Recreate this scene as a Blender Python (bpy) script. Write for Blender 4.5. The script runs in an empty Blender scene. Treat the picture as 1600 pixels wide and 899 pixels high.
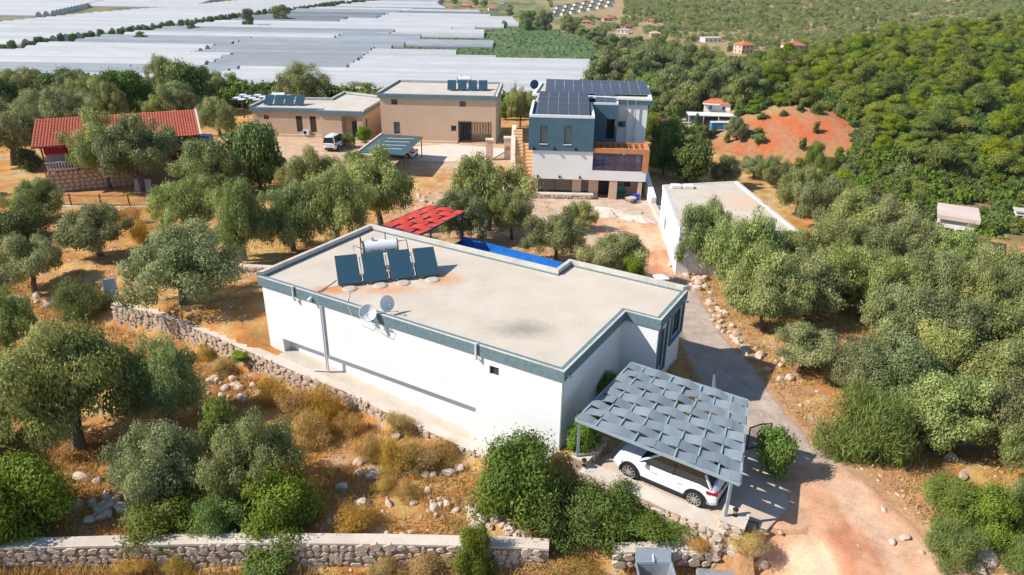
import bpy, math, random
import numpy as np
from mathutils import Vector, Matrix
R = math.radians
PI = math.pi
sc = bpy.context.scene
C = sc.collection

# ------------------------------------------------------------------ camera
CAMZ = 20.0
PITCH, ROLL, FPX = 0.43215, -0.0148, 1113.4          # drone camera, level 20 m above the driveway
_c, _s = math.cos(PITCH), math.sin(PITCH)
_fwd = np.array([0, _c, -_s]); _rt = np.array([1., 0, 0]); _dn = np.cross(_fwd, _rt)
_cr, _sr = math.cos(ROLL), math.sin(ROLL)
RM = np.array([_cr*_rt + _sr*_dn, -_sr*_rt + _cr*_dn, _fwd])
cam_d = bpy.data.cameras.new('camera'); cam = bpy.data.objects.new('camera', cam_d); C.objects.link(cam)
cam_d.sensor_width = 36.0; cam_d.lens = 36.0*FPX/1600.0
cam_d.clip_start = 0.5; cam_d.clip_end = 9000.0
_m = Matrix((tuple(RM[0]), tuple(-RM[1]), tuple(-RM[2]))).transposed().to_4x4()
_m.translation = (0, 0, CAMZ)
cam.matrix_world = _m
sc.camera = cam

# ------------------------------------------------------------------ sky, sun, exposure
SUN_AZ, SUN_EL = R(11.0), R(41.0)                     # heading in which shadows fall (from +x), height of the sun
world = bpy.data.worlds.new('World'); sc.world = world; world.use_nodes = True
_nt = world.node_tree; _nt.nodes.clear()
_sky = _nt.nodes.new('ShaderNodeTexSky'); _sky.sky_type = 'NISHITA'; _sky.sun_disc = False
_sky.sun_elevation = SUN_EL
_sky.sun_rotation = R(-90.0) - SUN_AZ
_sky.air_density = 1.0; _sky.dust_density = 0.2; _sky.ozone_density = 3.0
_bg = _nt.nodes.new('ShaderNodeBackground'); _bg.inputs[1].default_value = 0.12
_out = _nt.nodes.new('ShaderNodeOutputWorld')
_nt.links.new(_sky.outputs[0], _bg.inputs[0]); _nt.links.new(_bg.outputs[0], _out.inputs[0])
sun_d = bpy.data.lights.new('sun', 'SUN'); sun = bpy.data.objects.new('sun', sun_d); C.objects.link(sun)
sun_d.energy = 5.0; sun_d.angle = R(0.5); sun_d.color = (1.0, 0.94, 0.85)
_dir = Vector((math.cos(SUN_AZ)*math.cos(SUN_EL), math.sin(SUN_AZ)*math.cos(SUN_EL), -math.sin(SUN_EL)))
sun.rotation_euler = _dir.to_track_quat('-Z', 'Y').to_euler()
sun.location = (-60, 0, 80)
sc.view_settings.view_transform = 'Standard'
sc.view_settings.look = 'None'
sc.view_settings.gamma = 1.0
sc.view_settings.use_curve_mapping = False
sc.view_settings.exposure = 0.45
sc.render.engine = 'CYCLES'
try:
    sc.cycles.max_bounces = 6; sc.cycles.diffuse_bounces = 3; sc.cycles.glossy_bounces = 2
    sc.cycles.transmission_bounces = 3; sc.cycles.transparent_max_bounces = 6; sc.cycles.volume_bounces = 0
    sc.cycles.use_denoising = True
except Exception:
    pass

# ------------------------------------------------------------------ noise and survey helpers
def _hash(ix, iy, seed=0):
    n = (ix.astype(np.int64)*374761393 + iy.astype(np.int64)*668265263 + seed*1442695041) & 0x7fffffff
    n = ((n ^ (n >> 13))*1274126177) & 0x7fffffff
    return ((n ^ (n >> 16)) & 0xffff)/65535.0
def vnoise(x, y, seed=0):
    x = np.asarray(x, float); y = np.asarray(y, float)
    ix = np.floor(x); iy = np.floor(y); fx = x-ix; fy = y-iy
    fx = fx*fx*(3-2*fx); fy = fy*fy*(3-2*fy)
    a = _hash(ix, iy, seed); b = _hash(ix+1, iy, seed); c = _hash(ix, iy+1, seed); d = _hash(ix+1, iy+1, seed)
    return (a+(b-a)*fx) + ((c+(d-c)*fx)-(a+(b-a)*fx))*fy
def fbm(x, y, seed=0, oct=4):
    t = 0; a = .5; s = 0
    for o in range(oct):
        t = t + a*vnoise(np.asarray(x)*2**o, np.asarray(y)*2**o, seed+o*7); s += a; a *= .5
    return t/s
def sstep(a, b, x):
    t = np.clip((np.asarray(x, float)-a)/(b-a), 0, 1); return t*t*(3-2*t)

WALL_LINE = [(-60, 62), (-34, 46), (-27, 41), (-24.7, 39.4), (-21.65, 38.35), (-17.2, 35.9), (-13.3, 33.8), (-10.5, 32.3),
             (-8.6, 31.35), (-6.4, 30.1), (-4.1, 28.85), (-1.7, 27.5), (.2, 26.4), (2.3, 25.1), (4.3, 23.7), (6.5, 22.3), (8.7, 20.7), (8.9, 19.6), (8.2, 16), (7, 0)]
def wall_sd(x, y):
    """signed distance to the garden wall line: + on the house's side"""
    best = np.full(np.shape(x), 1e9); sgn = np.ones(np.shape(x)); wid = np.ones(np.shape(x))*.3
    for i in range(len(WALL_LINE)-1):
        ax, ay = WALL_LINE[i]; bx, by = WALL_LINE[i+1]
        dx, dy = bx-ax, by-ay; L2 = dx*dx+dy*dy
        t = np.clip(((x-ax)*dx+(y-ay)*dy)/L2, 0, 1)
        d = np.hypot(x-ax-t*dx, y-ay-t*dy)
        s = dx*(y-ay)-dy*(x-ax)
        m = d < best
        best = np.where(m, d, best); sgn = np.where(m, np.sign(s), sgn)
        w = .3 if 3 <= i <= 15 else 4.0
        wid = np.where(m, w, wid)
    return best*sgn, wid

def CAPZ(u): return np.interp(u, [-12, -3, 0, 4, 8, 12, 15, 19], [.3, .15, -.12, -.42, -.8, -1.15, -1.4, -1.55])
def T(x, y):
    """height of the land"""
    x = np.asarray(x, float); y = np.asarray(y, float)
    up = np.interp(y, [-60, 0, 11, 16, 20, 24, 30, 37, 45, 55, 65, 75, 95, 118, 140],
                      [-4, -3.2, -2.0, -.9, -.15, 0, 0, .1, -.2, -1.1, -2.2, -2.5, -2.5, -3.4, -4])
    up = up + .5*sstep(-8, -16, x)*sstep(48, 38, y)
    up = up - 1.2*sstep(14, 30, x)*sstep(20, 60, y)
    up = up - 1.15*sstep(8.8, 10.8, x)*sstep(23.8, 29.5, y)*sstep(62, 48, y)
    yf = y - np.interp(x, [-23, -10, 0, 9], [20.97, 21.42, 21.42, 21.2]) + 21.4
    fl = np.interp(yf, [-60, 0, 21.42, 21.85, 22.3, 30, 40, 50, 70, 95], [-4.5, -3.4, -2.5, -1.9, -1.75, -1.6, -1.1, -1.0, -1.8, -2.6])
    sd, wid = wall_sd(x, y)
    m = sstep(-.2, 1, sd/wid)
    hu_, hv_ = (math.cos(R(-30.357)), math.sin(R(-30.357))), (-math.sin(R(-30.357)), math.cos(R(-30.357)))
    uu = (x+13.85)*hu_[0]+(y-35.3)*hu_[1]; vv = (x+13.85)*hv_[0]+(y-35.3)*hv_[1]
    front = sstep(2.2, 1.4, vv)*sstep(-1.5, .5, uu)*sstep(18.5, 17.9, uu)          # the strip before the white house steps down to the right
    up = up*(1-front) + (CAPZ(uu)-.06)*front
    z = fl*(1-m) + up*m
    z = z + (fbm(x*.35, y*.35, 3)-.5)*.30*sstep(26, 14, x)*(1-m*.85) + (fbm(x*.3, y*.3, 9)-.5)*.25*m*sstep(15, 20, x)
    # crest of the hill, beyond it the land falls away into the valley
    yc = np.interp(x, [-400, -100, 0, 14, 30, 36, 44, 60, 120], [150, 122, 112, 104, 92, 71, 57, 46, 30])
    wd = np.interp(x, [-100, 20, 60], [190, 150, 95])
    k = sstep(0, 1, (y-yc)/wd)
    z = z*(1-k) + (-37.0)*k
    # pine hill on the right: a ridge climbing to the right
    t = np.clip(((x-80)*152+(y-252)*85)/(152**2+85**2), -.3, 2.5)
    rx, ry = 80+152*t, 252+85*t
    side = (-(x-rx)*85+(y-ry)*152)/math.hypot(152, 85)
    top = np.interp(t, [-.3, 0, 1, 2.5], [-37, -22, -5.5, 18])
    fall = np.where(side < 0, sstep(-105, 0, side), sstep(170, 0, side))
    hill = -37 + (top+37)*fall*sstep(-.35, .05, t) + (fbm(x*.02, y*.02, 5)-.5)*6*fall
    z = np.where(k > 0, np.maximum(z, -37+(hill+37)*k), z)
    # far hillside
    far = sstep(430, 1500, y + .25*x)*sstep(-60, 500, x - (y-430)*.05)
    z = z + k*far*(34 + (fbm(x*.006, y*.006, 11)-.5)*26)
    z = z + k*sstep(1400, 3200, y)*50*(.5+fbm(x*.001, y*.001, 17))
    # red cut in the slope
    rc = np.exp(-(((x-73)/24)**2+((y-216)/20)**2))
    z = z + k*rc*(3.0*(fbm(x*.1, y*.1, 21)-.3) + 4.0*sstep(212, 222, y + (fbm(x*.08, y*.08, 23)-.5)*9)-2.0)
    return z
def Tz(x, y): return float(T(np.array([x]), np.array([y]))[0])
def ray(px, py): return RM.T @ np.array([(px-800)/FPX, (py-449.5)/FPX, 1.0])
def atz(px, py, z):
    d = ray(px, py); return np.array([0, 0, CAMZ]) + d*((z-CAMZ)/d[2])
_TT = np.concatenate([np.arange(12, 130, .4), np.arange(130, 700, 2.5), np.arange(700, 3500, 15)])
def G(px, py):
    """the place on the land that the surveyor's sight line px,py meets"""
    d = ray(px, py); P = np.array([0, 0, CAMZ])[None] + _TT[:, None]*d[None]
    below = P[:, 2] < T(P[:, 0], P[:, 1])
    i = int(np.argmax(below)) if below.any() else len(_TT)-1
    a, b = _TT[max(i-1, 0)], _TT[i]
    for _ in range(12):
        mth = .5*(a+b); q = np.array([0, 0, CAMZ])+d*mth
        if q[2] < Tz(q[0], q[1]): b = mth
        else: a = mth
    q = np.array([0, 0, CAMZ])+d*b
    return np.array([q[0], q[1], Tz(q[0], q[1])])
def depth(p): return float(RM[2] @ (np.asarray(p)-np.array([0, 0, CAMZ])))
def ztop(px, py, x, y):
    d = ray(px, py); t = (x*d[0]+y*d[1])/(d[0]**2+d[1]**2); return CAMZ + d[2]*t

# ------------------------------------------------------------------ materials
def new_mat(name):
    m = bpy.data.materials.new(name); m.use_nodes = True
    nt = m.node_tree; nt.nodes.clear()
    out = nt.nodes.new('ShaderNodeOutputMaterial'); b = nt.nodes.new('ShaderNodeBsdfPrincipled')
    nt.links.new(b.outputs[0], out.inputs[0])
    return m, nt, b, out
def N(nt, typ, **kw):
    n = nt.nodes.new(typ)
    for k, v in kw.items(): setattr(n, k, v)
    return n
def noise_node(nt, vec, scale, detail=4, rough=.55, dist=0):
    n = N(nt, 'ShaderNodeTexNoise'); n.inputs['Scale'].default_value = scale; n.inputs['Detail'].default_value = detail
    n.inputs['Roughness'].default_value = rough; n.inputs['Distortion'].default_value = dist
    nt.links.new(vec, n.inputs['Vector']); return n
def mixc(nt, fac, a, b):
    n = N(nt, 'ShaderNodeMix', data_type='RGBA')
    if isinstance(fac, (int, float)): n.inputs[0].default_value = fac
    else: nt.links.new(fac, n.inputs[0])
    for i, q in ((6, a), (7, b)):
        if isinstance(q, tuple): n.inputs[i].default_value = (*q[:3], 1)
        else: nt.links.new(q, n.inputs[i])
    return n.outputs[2]
def ramp(nt, fac, p0, p1):
    n = N(nt, 'ShaderNodeMapRange'); n.inputs[1].default_value = p0; n.inputs[2].default_value = p1
    nt.links.new(fac, n.inputs[0]); return n.outputs[0]
MATS = {}
def mat(name, c1, c2=None, scale=2.0, rough=.75, bump=0.0, bscale=25.0, metal=0.0, spec=.3, lo=.35, hi=.65, coord='pos', c3=None, s3=.3, l3=.5, h3=.75):
    if name in MATS: return MATS[name]
    m, nt, b, out = new_mat(name)
    if coord == 'pos': vec = N(nt, 'ShaderNodeNewGeometry').outputs['Position']
    else: vec = N(nt, 'ShaderNodeTexCoord').outputs['Object']
    col = None
    if c2:
        nz = noise_node(nt, vec, scale, 6, .6)
        col = mixc(nt, ramp(nt, nz.outputs[0], lo, hi), c1, c2)
        if c3:
            nz3 = noise_node(nt, vec, s3, 5, .6)
            col = mixc(nt, ramp(nt, nz3.outputs[0], l3, h3), col, c3)
        nt.links.new(col, b.inputs['Base Color'])
    else:
        b.inputs['Base Color'].default_value = (*c1, 1)
    b.inputs['Roughness'].default_value = rough; b.inputs['Metallic'].default_value = metal
    b.inputs['Specular IOR Level'].default_value = spec
    if bump:
        bn = noise_node(nt, vec, bscale, 5, .6); bp = N(nt, 'ShaderNodeBump'); bp.inputs['Strength'].default_value = bump
        bp.inputs['Distance'].default_value = .05
        nt.links.new(bn.outputs[0], bp.inputs['Height']); nt.links.new(bp.outputs[0], b.inputs['Normal'])
    MATS[name] = m; return m

# ------------------------------------------------------------------ mesh builder
class MB:
    def __init__(s): s.v = []; s.f = []
    def quad(s, *p):
        i = len(s.v); s.v += [tuple(map(float, q)) for q in p]; s.f.append(tuple(range(i, i+len(p)))); return s
    def box(s, x0, y0, z0, x1, y1, z1):
        i = len(s.v)
        s.v += [(x0, y0, z0), (x1, y0, z0), (x1, y1, z0), (x0, y1, z0), (x0, y0, z1), (x1, y0, z1), (x1, y1, z1), (x0, y1, z1)]
        s.f += [tuple(i+k for k in q) for q in ((3, 2, 1, 0), (4, 5, 6, 7), (0, 1, 5, 4), (1, 2, 6, 5), (2, 3, 7, 6), (3, 0, 4, 7))]; return s
    def hexa(s, bot, top):
        i = len(s.v); s.v += [tuple(map(float, q)) for q in list(bot)+list(top)]
        s.f += [tuple(i+k for k in q) for q in ((3, 2, 1, 0), (4, 5, 6, 7), (0, 1, 5, 4), (1, 2, 6, 5), (2, 3, 7, 6), (3, 0, 4, 7))]; return s
    def bar(s, a, b, w, h=None, up=(0, 0, 1)):
        """a square bar from a to b"""
        h = h or w; a = Vector(a); b = Vector(b); d = (b-a).normalized(); u = Vector(up)
        if abs(d.dot(u)) > .97: u = Vector((1, 0, 0))
        x = d.cross(u).normalized()*w/2; y = x.cross(d).normalized()*h/2
        return s.hexa([a-x-y, a+x-y, a+x+y, a-x+y], [b-x-y, b+x-y, b+x+y, b-x+y])
    def prism(s, poly, z0, z1):
        n = len(poly); i = len(s.v)
        zb = z0 if hasattr(z0, '__len__') else [z0]*n; zt = z1 if hasattr(z1, '__len__') else [z1]*n
        s.v += [(p[0], p[1], zb[k]) for k, p in enumerate(poly)] + [(p[0], p[1], zt[k]) for k, p in enumerate(poly)]
        s.f.append(tuple(i+k for k in reversed(range(n)))); s.f.append(tuple(i+n+k for k in range(n)))
        for k in range(n): s.f.append((i+k, i+(k+1) % n, i+n+(k+1) % n, i+n+k))
        return s
    def tube(s, pts, rad, seg=7, cap=True):
        pts = [Vector(p) for p in pts]; n = len(pts); i = len(s.v)
        rad = rad if hasattr(rad, '__len__') else [rad]*n
        ref = Vector((.31, .17, .93)).normalized()
        for k, p in enumerate(pts):
            d = (pts[min(k+1, n-1)]-pts[max(k-1, 0)]).normalized()
            if abs(d.dot(ref)) > .98: r0 = Vector((1, 0, 0))
            else: r0 = ref
            x = d.cross(r0).normalized(); y = d.cross(x)
            for q in range(seg):
                a = 2*PI*q/seg; w = p + (x*math.cos(a)+y*math.sin(a))*rad[k]; s.v.append(tuple(w))
        for k in range(n-1):
            for q in range(seg):
                a = i+k*seg+q; b = i+k*seg+(q+1) % seg
                s.f.append((a, b, b+seg, a+seg))
        if cap:
            s.f.append(tuple(i+q for q in reversed(range(seg)))); s.f.append(tuple(i+(n-1)*seg+q for q in range(seg)))
        return s
    def cyl(s, c, r, z0, z1, seg=14): return s.tube([(c[0], c[1], z0), (c[0], c[1], z1)], r, seg)
    def lathe(s, prof, c=(0, 0, 0), seg=16, axis='z'):
        i = len(s.v); n = len(prof)
        for r, z in prof:
            for q in range(seg):
                a = 2*PI*q/seg; p = (r*math.cos(a), r*math.sin(a), z)
                if axis == 'y': p = (p[0], p[2], p[1])
                if axis == 'x': p = (p[2], p[0], p[1])
                s.v.append((p[0]+c[0], p[1]+c[1], p[2]+c[2]))
        for k in range(n-1):
            for q in range(seg):
                a = i+k*seg+q; b = i+k*seg+(q+1) % seg; s.f.append((a, b, b+seg, a+seg))
        s.f.append(tuple(i+q for q in reversed(range(seg)))); s.f.append(tuple(i+(n-1)*seg+q for q in range(seg)))
        return s
    def mesh(s, name, m=None, smooth=False):
        me = bpy.data.meshes.new(name); me.from_pydata(s.v, [], s.f)
        me.validate(); me.update()
        import bmesh
        bm = bmesh.new(); bm.from_mesh(me); bmesh.ops.recalc_face_normals(bm, faces=bm.faces); bm.to_mesh(me); bm.free()
        if m: me.materials.append(m)
        if smooth:
            for p in me.polygons: p.use_smooth = True
        return me
    def build(s, name, m, parent=None, smooth=False, loc=None, rz=None):
        o = bpy.data.objects.new(name, s.mesh(name, m, smooth)); C.objects.link(o)
        if parent: o.parent = parent
        if loc is not None: o.location = loc
        if rz is not None: o.rotation_euler = (0, 0, rz)
        return o
def tag(o, label, cat, group=None):
    o['label'] = label; o['category'] = cat
    if group: o['group'] = group
    return o
def thing(name, label, cat, loc=(0, 0, 0), rz=0, group=None):
    o = bpy.data.objects.new(name, None); C.objects.link(o); o.location = loc; o.rotation_euler = (0, 0, rz)
    o.empty_display_size = .3
    return tag(o, label, cat, group)
def kind(o, k): o['kind'] = k; return o
def inst(me, name, parent=None, loc=(0, 0, 0), rot=(0, 0, 0), scale=(1, 1, 1)):
    o = bpy.data.objects.new(name, me); C.objects.link(o); o.location = loc; o.rotation_euler = rot
    o.scale = scale if hasattr(scale, '__len__') else (scale,)*3
    if parent: o.parent = parent
    return o
def facade(mb, p0, p1, z0, z1, holes=(), dep=.14):
    """one wall face p0->p1 seen from its outside (p0 on the left) with openings (s0,s1,za,zb[,depth])"""
    p0 = np.array(p0, float); p1 = np.array(p1, float); L = np.hypot(*(p1-p0)); d = (p1-p0)/L; n = np.array([d[1], -d[0]])
    P = lambda s_, z, k=0: (*(p0+d*s_-n*k), z)
    xs = sorted({0, L, *[h[0] for h in holes], *[h[1] for h in holes]}); zs = sorted({z0, z1, *[h[2] for h in holes], *[h[3] for h in holes]})
    for i in range(len(xs)-1):
        for j in range(len(zs)-1):
            xm = (xs[i]+xs[i+1])/2; zm = (zs[j]+zs[j+1])/2
            if any(h[0] < xm < h[1] and h[2] < zm < h[3] for h in holes): continue
            mb.quad(P(xs[i], zs[j]), P(xs[i+1], zs[j]), P(xs[i+1], zs[j+1]), P(xs[i], zs[j+1]))
    for h in holes:
        a, b, e, f = h[:4]; k = h[4] if len(h) > 4 else dep
        mb.quad(P(a, e), P(a, f), P(a, f, k), P(a, e, k)); mb.quad(P(b, f), P(b, e), P(b, e, k), P(b, f, k))
        mb.quad(P(a, f), P(b, f), P(b, f, k), P(a, f, k)); mb.quad(P(b, e), P(a, e), P(a, e, k), P(b, e, k))
def on_face(p0, p1, s_, z, k=0):
    p0 = np.array(p0, float); p1 = np.array(p1, float); d = (p1-p0)/np.hypot(*(p1-p0)); n = np.array([d[1], -d[0]])
    return (*(p0+d*s_-n*k), z)
def window(parent, p0, p1, h, glass, framem, dep=.14, name='window', fw=.05, mull=(), sill=None):
    """pane set back in the opening h of the face p0->p1, frame its sub-part"""
    a, b, e, f = h[:4]; k = (h[4] if len(h) > 4 else dep)-.004
    mb = MB(); mb.quad(on_face(p0, p1, a, e, k), on_face(p0, p1, b, e, k), on_face(p0, p1, b, f, k), on_face(p0, p1, a, f, k))
    w = mb.build(name, glass, parent)
    q = MB()
    def strip(a0, b0, e0, f0, k0=k-.055):
        q.hexa([on_face(p0, p1, a0, e0, k0), on_face(p0, p1, b0, e0, k0), on_face(p0, p1, b0, e0, k), on_face(p0, p1, a0, e0, k)],
               [on_face(p0, p1, a0, f0, k0), on_face(p0, p1, b0, f0, k0), on_face(p0, p1, b0, f0, k), on_face(p0, p1, a0, f0, k)])
    strip(a, a+fw, e, f); strip(b-fw, b, e, f); strip(a+fw, b-fw, e, e+fw); strip(a+fw, b-fw, f-fw, f)
    for x in mull: strip(x-fw*.4, x+fw*.4, e+fw, f-fw, k-.05)
    q.build('frame', framem, w)
    if sill:
        q = MB(); q.hexa([on_face(p0, p1, a-.05, e-.07, -.06), on_face(p0, p1, b+.05, e-.07, -.06), on_face(p0, p1, b+.05, e-.07, .02), on_face(p0, p1, a-.05, e-.07, .02)],
               [on_face(p0, p1, a-.05, e-.003, -.06), on_face(p0, p1, b+.05, e-.003, -.06), on_face(p0, p1, b+.05, e-.003, .02), on_face(p0, p1, a-.05, e-.003, .02)])
        q.build('sill', sill, w)
    return w
def inset_poly(poly, d):
    out = []; n = len(poly)
    for i in range(n):
        p = np.array(poly[i-1], float); q = np.array(poly[i], float); r = np.array(poly[(i+1) % n], float)
        e1 = (q-p)/np.hypot(*(q-p)); e2 = (r-q)/np.hypot(*(r-q))
        n1 = np.array([-e1[1], e1[0]]); n2 = np.array([-e2[1], e2[0]])
        k = (n1+n2)/(1+n1@n2); out.append(tuple(q+k*d))
    return out
def ring(mb, poly, w, z0, z1, edges=None):
    """upstand along the edges of a polygon, w thick to the inside"""
    q = inset_poly(poly, w); n = len(poly)
    for i in range(n):
        if edges is not None and i not in edges: continue
        j = (i+1) % n
        mb.hexa([(*poly[i], z0), (*poly[j], z0), (*q[j], z0), (*q[i], z0)], [(*poly[i], z1), (*poly[j], z1), (*q[j], z1), (*q[i], z1)])
    return mb
# ------------------------------------------------------------------ ground
def axis_pts(lo, hi, step, far_lo, far_hi, g):
    a = list(np.arange(lo, hi+1e-6, step)); s = step
    while a[-1] < far_hi: s *= g; a.append(a[-1]+s)
    s = step; b = []; q = lo
    while q > far_lo: s *= g; q -= s; b.append(q)
    return np.array(b[::-1]+a)
gx = axis_pts(-26, 26, .36, -2600, 2600, 1.035)
gy = axis_pts(14, 58, .36, -60, 4200, 1.028)
GX, GY = np.meshgrid(gx, gy)
GZ = T(GX, GY)
nx, ny = len(gx), len(gy)
_v = np.stack([GX, GY, GZ], -1).reshape(-1, 3)
_i = np.arange((ny-1)*nx).reshape(ny-1, nx)[:, :-1].reshape(-1)
_f = np.stack([_i, _i+1, _i+nx+1, _i+nx], -1)
def np_mesh(name, v, f, m=None, smooth=True):
    me = bpy.data.meshes.new(name); v = np.asarray(v, np.float32); f = np.asarray(f, np.int32); k = f.shape[1]
    me.vertices.add(len(v)); me.vertices.foreach_set('co', v.ravel())
    me.loops.add(f.size); me.loops.foreach_set('vertex_index', f.ravel())
    me.polygons.add(len(f)); me.polygons.foreach_set('loop_start', np.arange(0, f.size, k, dtype=np.int32))
    me.polygons.foreach_set('use_smooth', np.full(len(f), smooth))
    me.update(calc_edges=True); me.validate()
    if m: me.materials.append(m)
    return me
def vcol(me, name, col):
    a = me.color_attributes.new(name, 'FLOAT_COLOR', 'POINT')
    c = np.ones((len(me.vertices), 4), np.float32); c[:, :3] = col; a.data.foreach_set('color', c.ravel())
def inpoly(x, y, poly):
    r = np.zeros(np.shape(x), bool); n = len(poly)
    for i in range(n):
        ax, ay = poly[i]; bx, by = poly[(i+1) % n]
        with np.errstate(divide='ignore', invalid='ignore'):
            c = ((ay > y) != (by > y)) & (x < (bx-ax)*(y-ay)/(by-ay+1e-12)+ax)
        r ^= c
    return r
ROAD = [(9.0, 66, 2.6), (10.2, 60, 4.2), (11.2, 54, 3.4), (11.4, 47, 2.0), (11.7, 41, 1.6), (11.9, 36.5, 1.9), (12.4, 31, 2.0), (12.9, 27, 2.2),
        (12.9, 23.5, 2.9), (13.2, 20, 3.6), (13.4, 16, 4.2), (13.5, 8, 5), (13, -20, 6)]
def road_d(x, y):
    best = np.full(np.shape(x), 1e9)
    for (ax, ay, aw), (bx, by, bw) in zip(ROAD[:-1], ROAD[1:]):
        dx, dy = bx-ax, by-ay; t = np.clip(((x-ax)*dx+(y-ay)*dy)/(dx*dx+dy*dy), 0, 1)
        d = np.hypot(x-ax-t*dx, y-ay-t*dy) - (aw+(bw-aw)*t); best = np.minimum(best, d)
    return best
def ground_colour(X, Y, Z):
    n1 = fbm(X*.25, Y*.25, 31); n2 = fbm(X*1.1, Y*1.1, 37); n3 = fbm(X*.06, Y*.06, 41); n4 = fbm(X*2.6, Y*2.6, 47)
    L = lambda a, b, t: np.asarray(a)*(1-t[..., None]) + np.asarray(b)*t[..., None]
    soil = L((.56, .265, .085), (.50, .195, .06), sstep(.35, .7, n1))
    straw = L((.60, .36, .12), (.64, .43, .17), n2)
    col = L(soil, straw, sstep(.42, .62, n2*.6+n1*.4))
    col = L(col, (.56, .46, .37), sstep(.62, .74, n4)*.6)                      # chips of limestone
    rd = road_d(X, Y)
    pale = np.exp(-(np.maximum(rd, 0)/2.2)**2)*sstep(75, 62, Y)
    col = L(col, (.57, .35, .22), pale*.6)
    villa = sstep(17, 8, np.hypot((X-6)*.8, (Y-66)))
    col = L(col, L((.62, .44, .31), (.66, .55, .45), n2), villa*.85)
    court = sstep(14, 8, np.hypot((X+18)*.5, (Y-90)))
    col = L(col, (.62, .45, .32), court*.8)
    hy = sstep(112, 150, Y)*1.0
    slope = np.clip(sstep(0, 1, (Y-np.interp(X, [-400, -100, 0, 14, 30, 36, 44, 60, 120], [150, 122, 112, 104, 92, 71, 57, 46, 30]))/25), 0, 1)
    under = L((.15, .14, .06), (.26, .19, .09), n1)
    col = L(col, under, slope*.9)
    valley = slope*sstep(260, 330, Y)*sstep(120, 60, X)
    col = L(col, L((.12, .15, .06), (.33, .25, .12), sstep(.45, .6, n3)), valley)
    farh = .8*slope*sstep(380, 480, Y)*sstep(0, 120, X)
    col = L(col, L((.36, .24, .12), (.46, .34, .2), n1), farh*.85)
    red = slope*sstep(1.1, .8, np.hypot((X-76-.35*(Y-214))/28, (Y-221)/14) + (fbm(X*.09, Y*.09, 51)-.5)*1.1)
    col = L(col, L((.48, .13, .05), (.40, .19, .10), sstep(.35, .65, fbm(X*.3, Y*.3, 57))), red)
    redo = slope*sstep(1.7, 1.2, np.hypot((X-64-.35*(Y-204))/32, (Y-206)/32) + (n1-.5)*.5)*(1-red)
    col = L(col, L((.42, .27, .13), (.42, .20, .09), sstep(.4, .6, fbm(X*.12, Y*.12, 53))), redo*.85)
    return col
ground_m, nt, b, out = new_mat('ground_soil')
_at = N(nt, 'ShaderNodeAttribute', attribute_name='tint'); _pos = N(nt, 'ShaderNodeNewGeometry').outputs['Position']
_n1 = noise_node(nt, _pos, 6, 5, .7); _n2 = noise_node(nt, _pos, 26, 3, .7); _n3 = noise_node(nt, _pos, .9, 3, .65)
_ad = N(nt, 'ShaderNodeMath', operation='ADD'); nt.links.new(_n1.outputs[0], _ad.inputs[0]); nt.links.new(_n2.outputs[0], _ad.inputs[1])
_ad2 = N(nt, 'ShaderNodeMath', operation='ADD'); nt.links.new(_ad.outputs[0], _ad2.inputs[0]); nt.links.new(_n3.outputs[0], _ad2.inputs[1])
_mr = N(nt, 'ShaderNodeMapRange'); _mr.inputs[1].default_value = 1.1; _mr.inputs[2].default_value = 1.9; _mr.inputs[3].default_value = .62; _mr.inputs[4].default_value = 1.32
nt.links.new(_ad2.outputs[0], _mr.inputs[0])
_vm = N(nt, 'ShaderNodeVectorMath', operation='SCALE'); nt.links.new(_at.outputs['Color'], _vm.inputs[0]); nt.links.new(_mr.outputs[0], _vm.inputs['Scale'])
nt.links.new(_vm.outputs[0], b.inputs['Base Color']); b.inputs['Roughness'].default_value = .95; b.inputs['Specular IOR Level'].default_value = .1
_bp = N(nt, 'ShaderNodeBump'); _bp.inputs['Strength'].default_value = .8; _bp.inputs['Distance'].default_value = .09
nt.links.new(_ad.outputs[0], _bp.inputs['Height']); nt.links.new(_bp.outputs[0], b.inputs['Normal'])
_gm = np_mesh('ground', _v, _f, ground_m); vcol(_gm, 'tint', ground_colour(GX, GY, GZ).reshape(-1, 3))
ground = bpy.data.objects.new('ground', _gm); C.objects.link(ground); kind(ground, 'structure')

# heights read off the finished sheet from here on
def TQ(x, y):
    x = np.asarray(x, float); y = np.asarray(y, float)
    i = np.clip(np.searchsorted(gx, x)-1, 0, nx-2); j = np.clip(np.searchsorted(gy, y)-1, 0, ny-2)
    fx = np.clip((x-gx[i])/(gx[i+1]-gx[i]), 0, 1); fy = np.clip((y-gy[j])/(gy[j+1]-gy[j]), 0, 1)
    return (GZ[j, i]*(1-fx)+GZ[j, i+1]*fx)*(1-fy) + (GZ[j+1, i]*(1-fx)+GZ[j+1, i+1]*fx)*fy
T0 = T
T = TQ
# ------------------------------------------------------------------ dirt road: a sheet laid on the land, uneven edges dipping under the soil
_ys = np.arange(4, 66, .35); _us = np.linspace(-1, 1, 25)
_rc = np.array(ROAD)[::-1]
_cx = np.interp(_ys, _rc[:, 1], _rc[:, 0]); _w = np.interp(_ys, _rc[:, 1], _rc[:, 2])
_wl = _w*(1+.22*(fbm(_ys*.5, _ys*0, 5)-.5)*2); _wr = _w*(1+.25*(fbm(_ys*.5, _ys*0+9, 6)-.5)*2)
RX = _cx[:, None] + np.where(_us[None] < 0, _us[None]*_wl[:, None], _us[None]*_wr[:, None]); RY = np.repeat(_ys[:, None], 25, 1)
RZ = T(RX, RY) + .035 - .14*sstep(.82, 1.0, np.abs(_us))[None] - .02*np.exp(-((np.abs(_us)-.4)/.16)**2)[None]*sstep(38, 30, RY)
_i = np.arange((len(_ys)-1)*25).reshape(-1, 25)[:, :-1].reshape(-1)
road_m, nt, b, out = new_mat('road_dirt')
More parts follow.
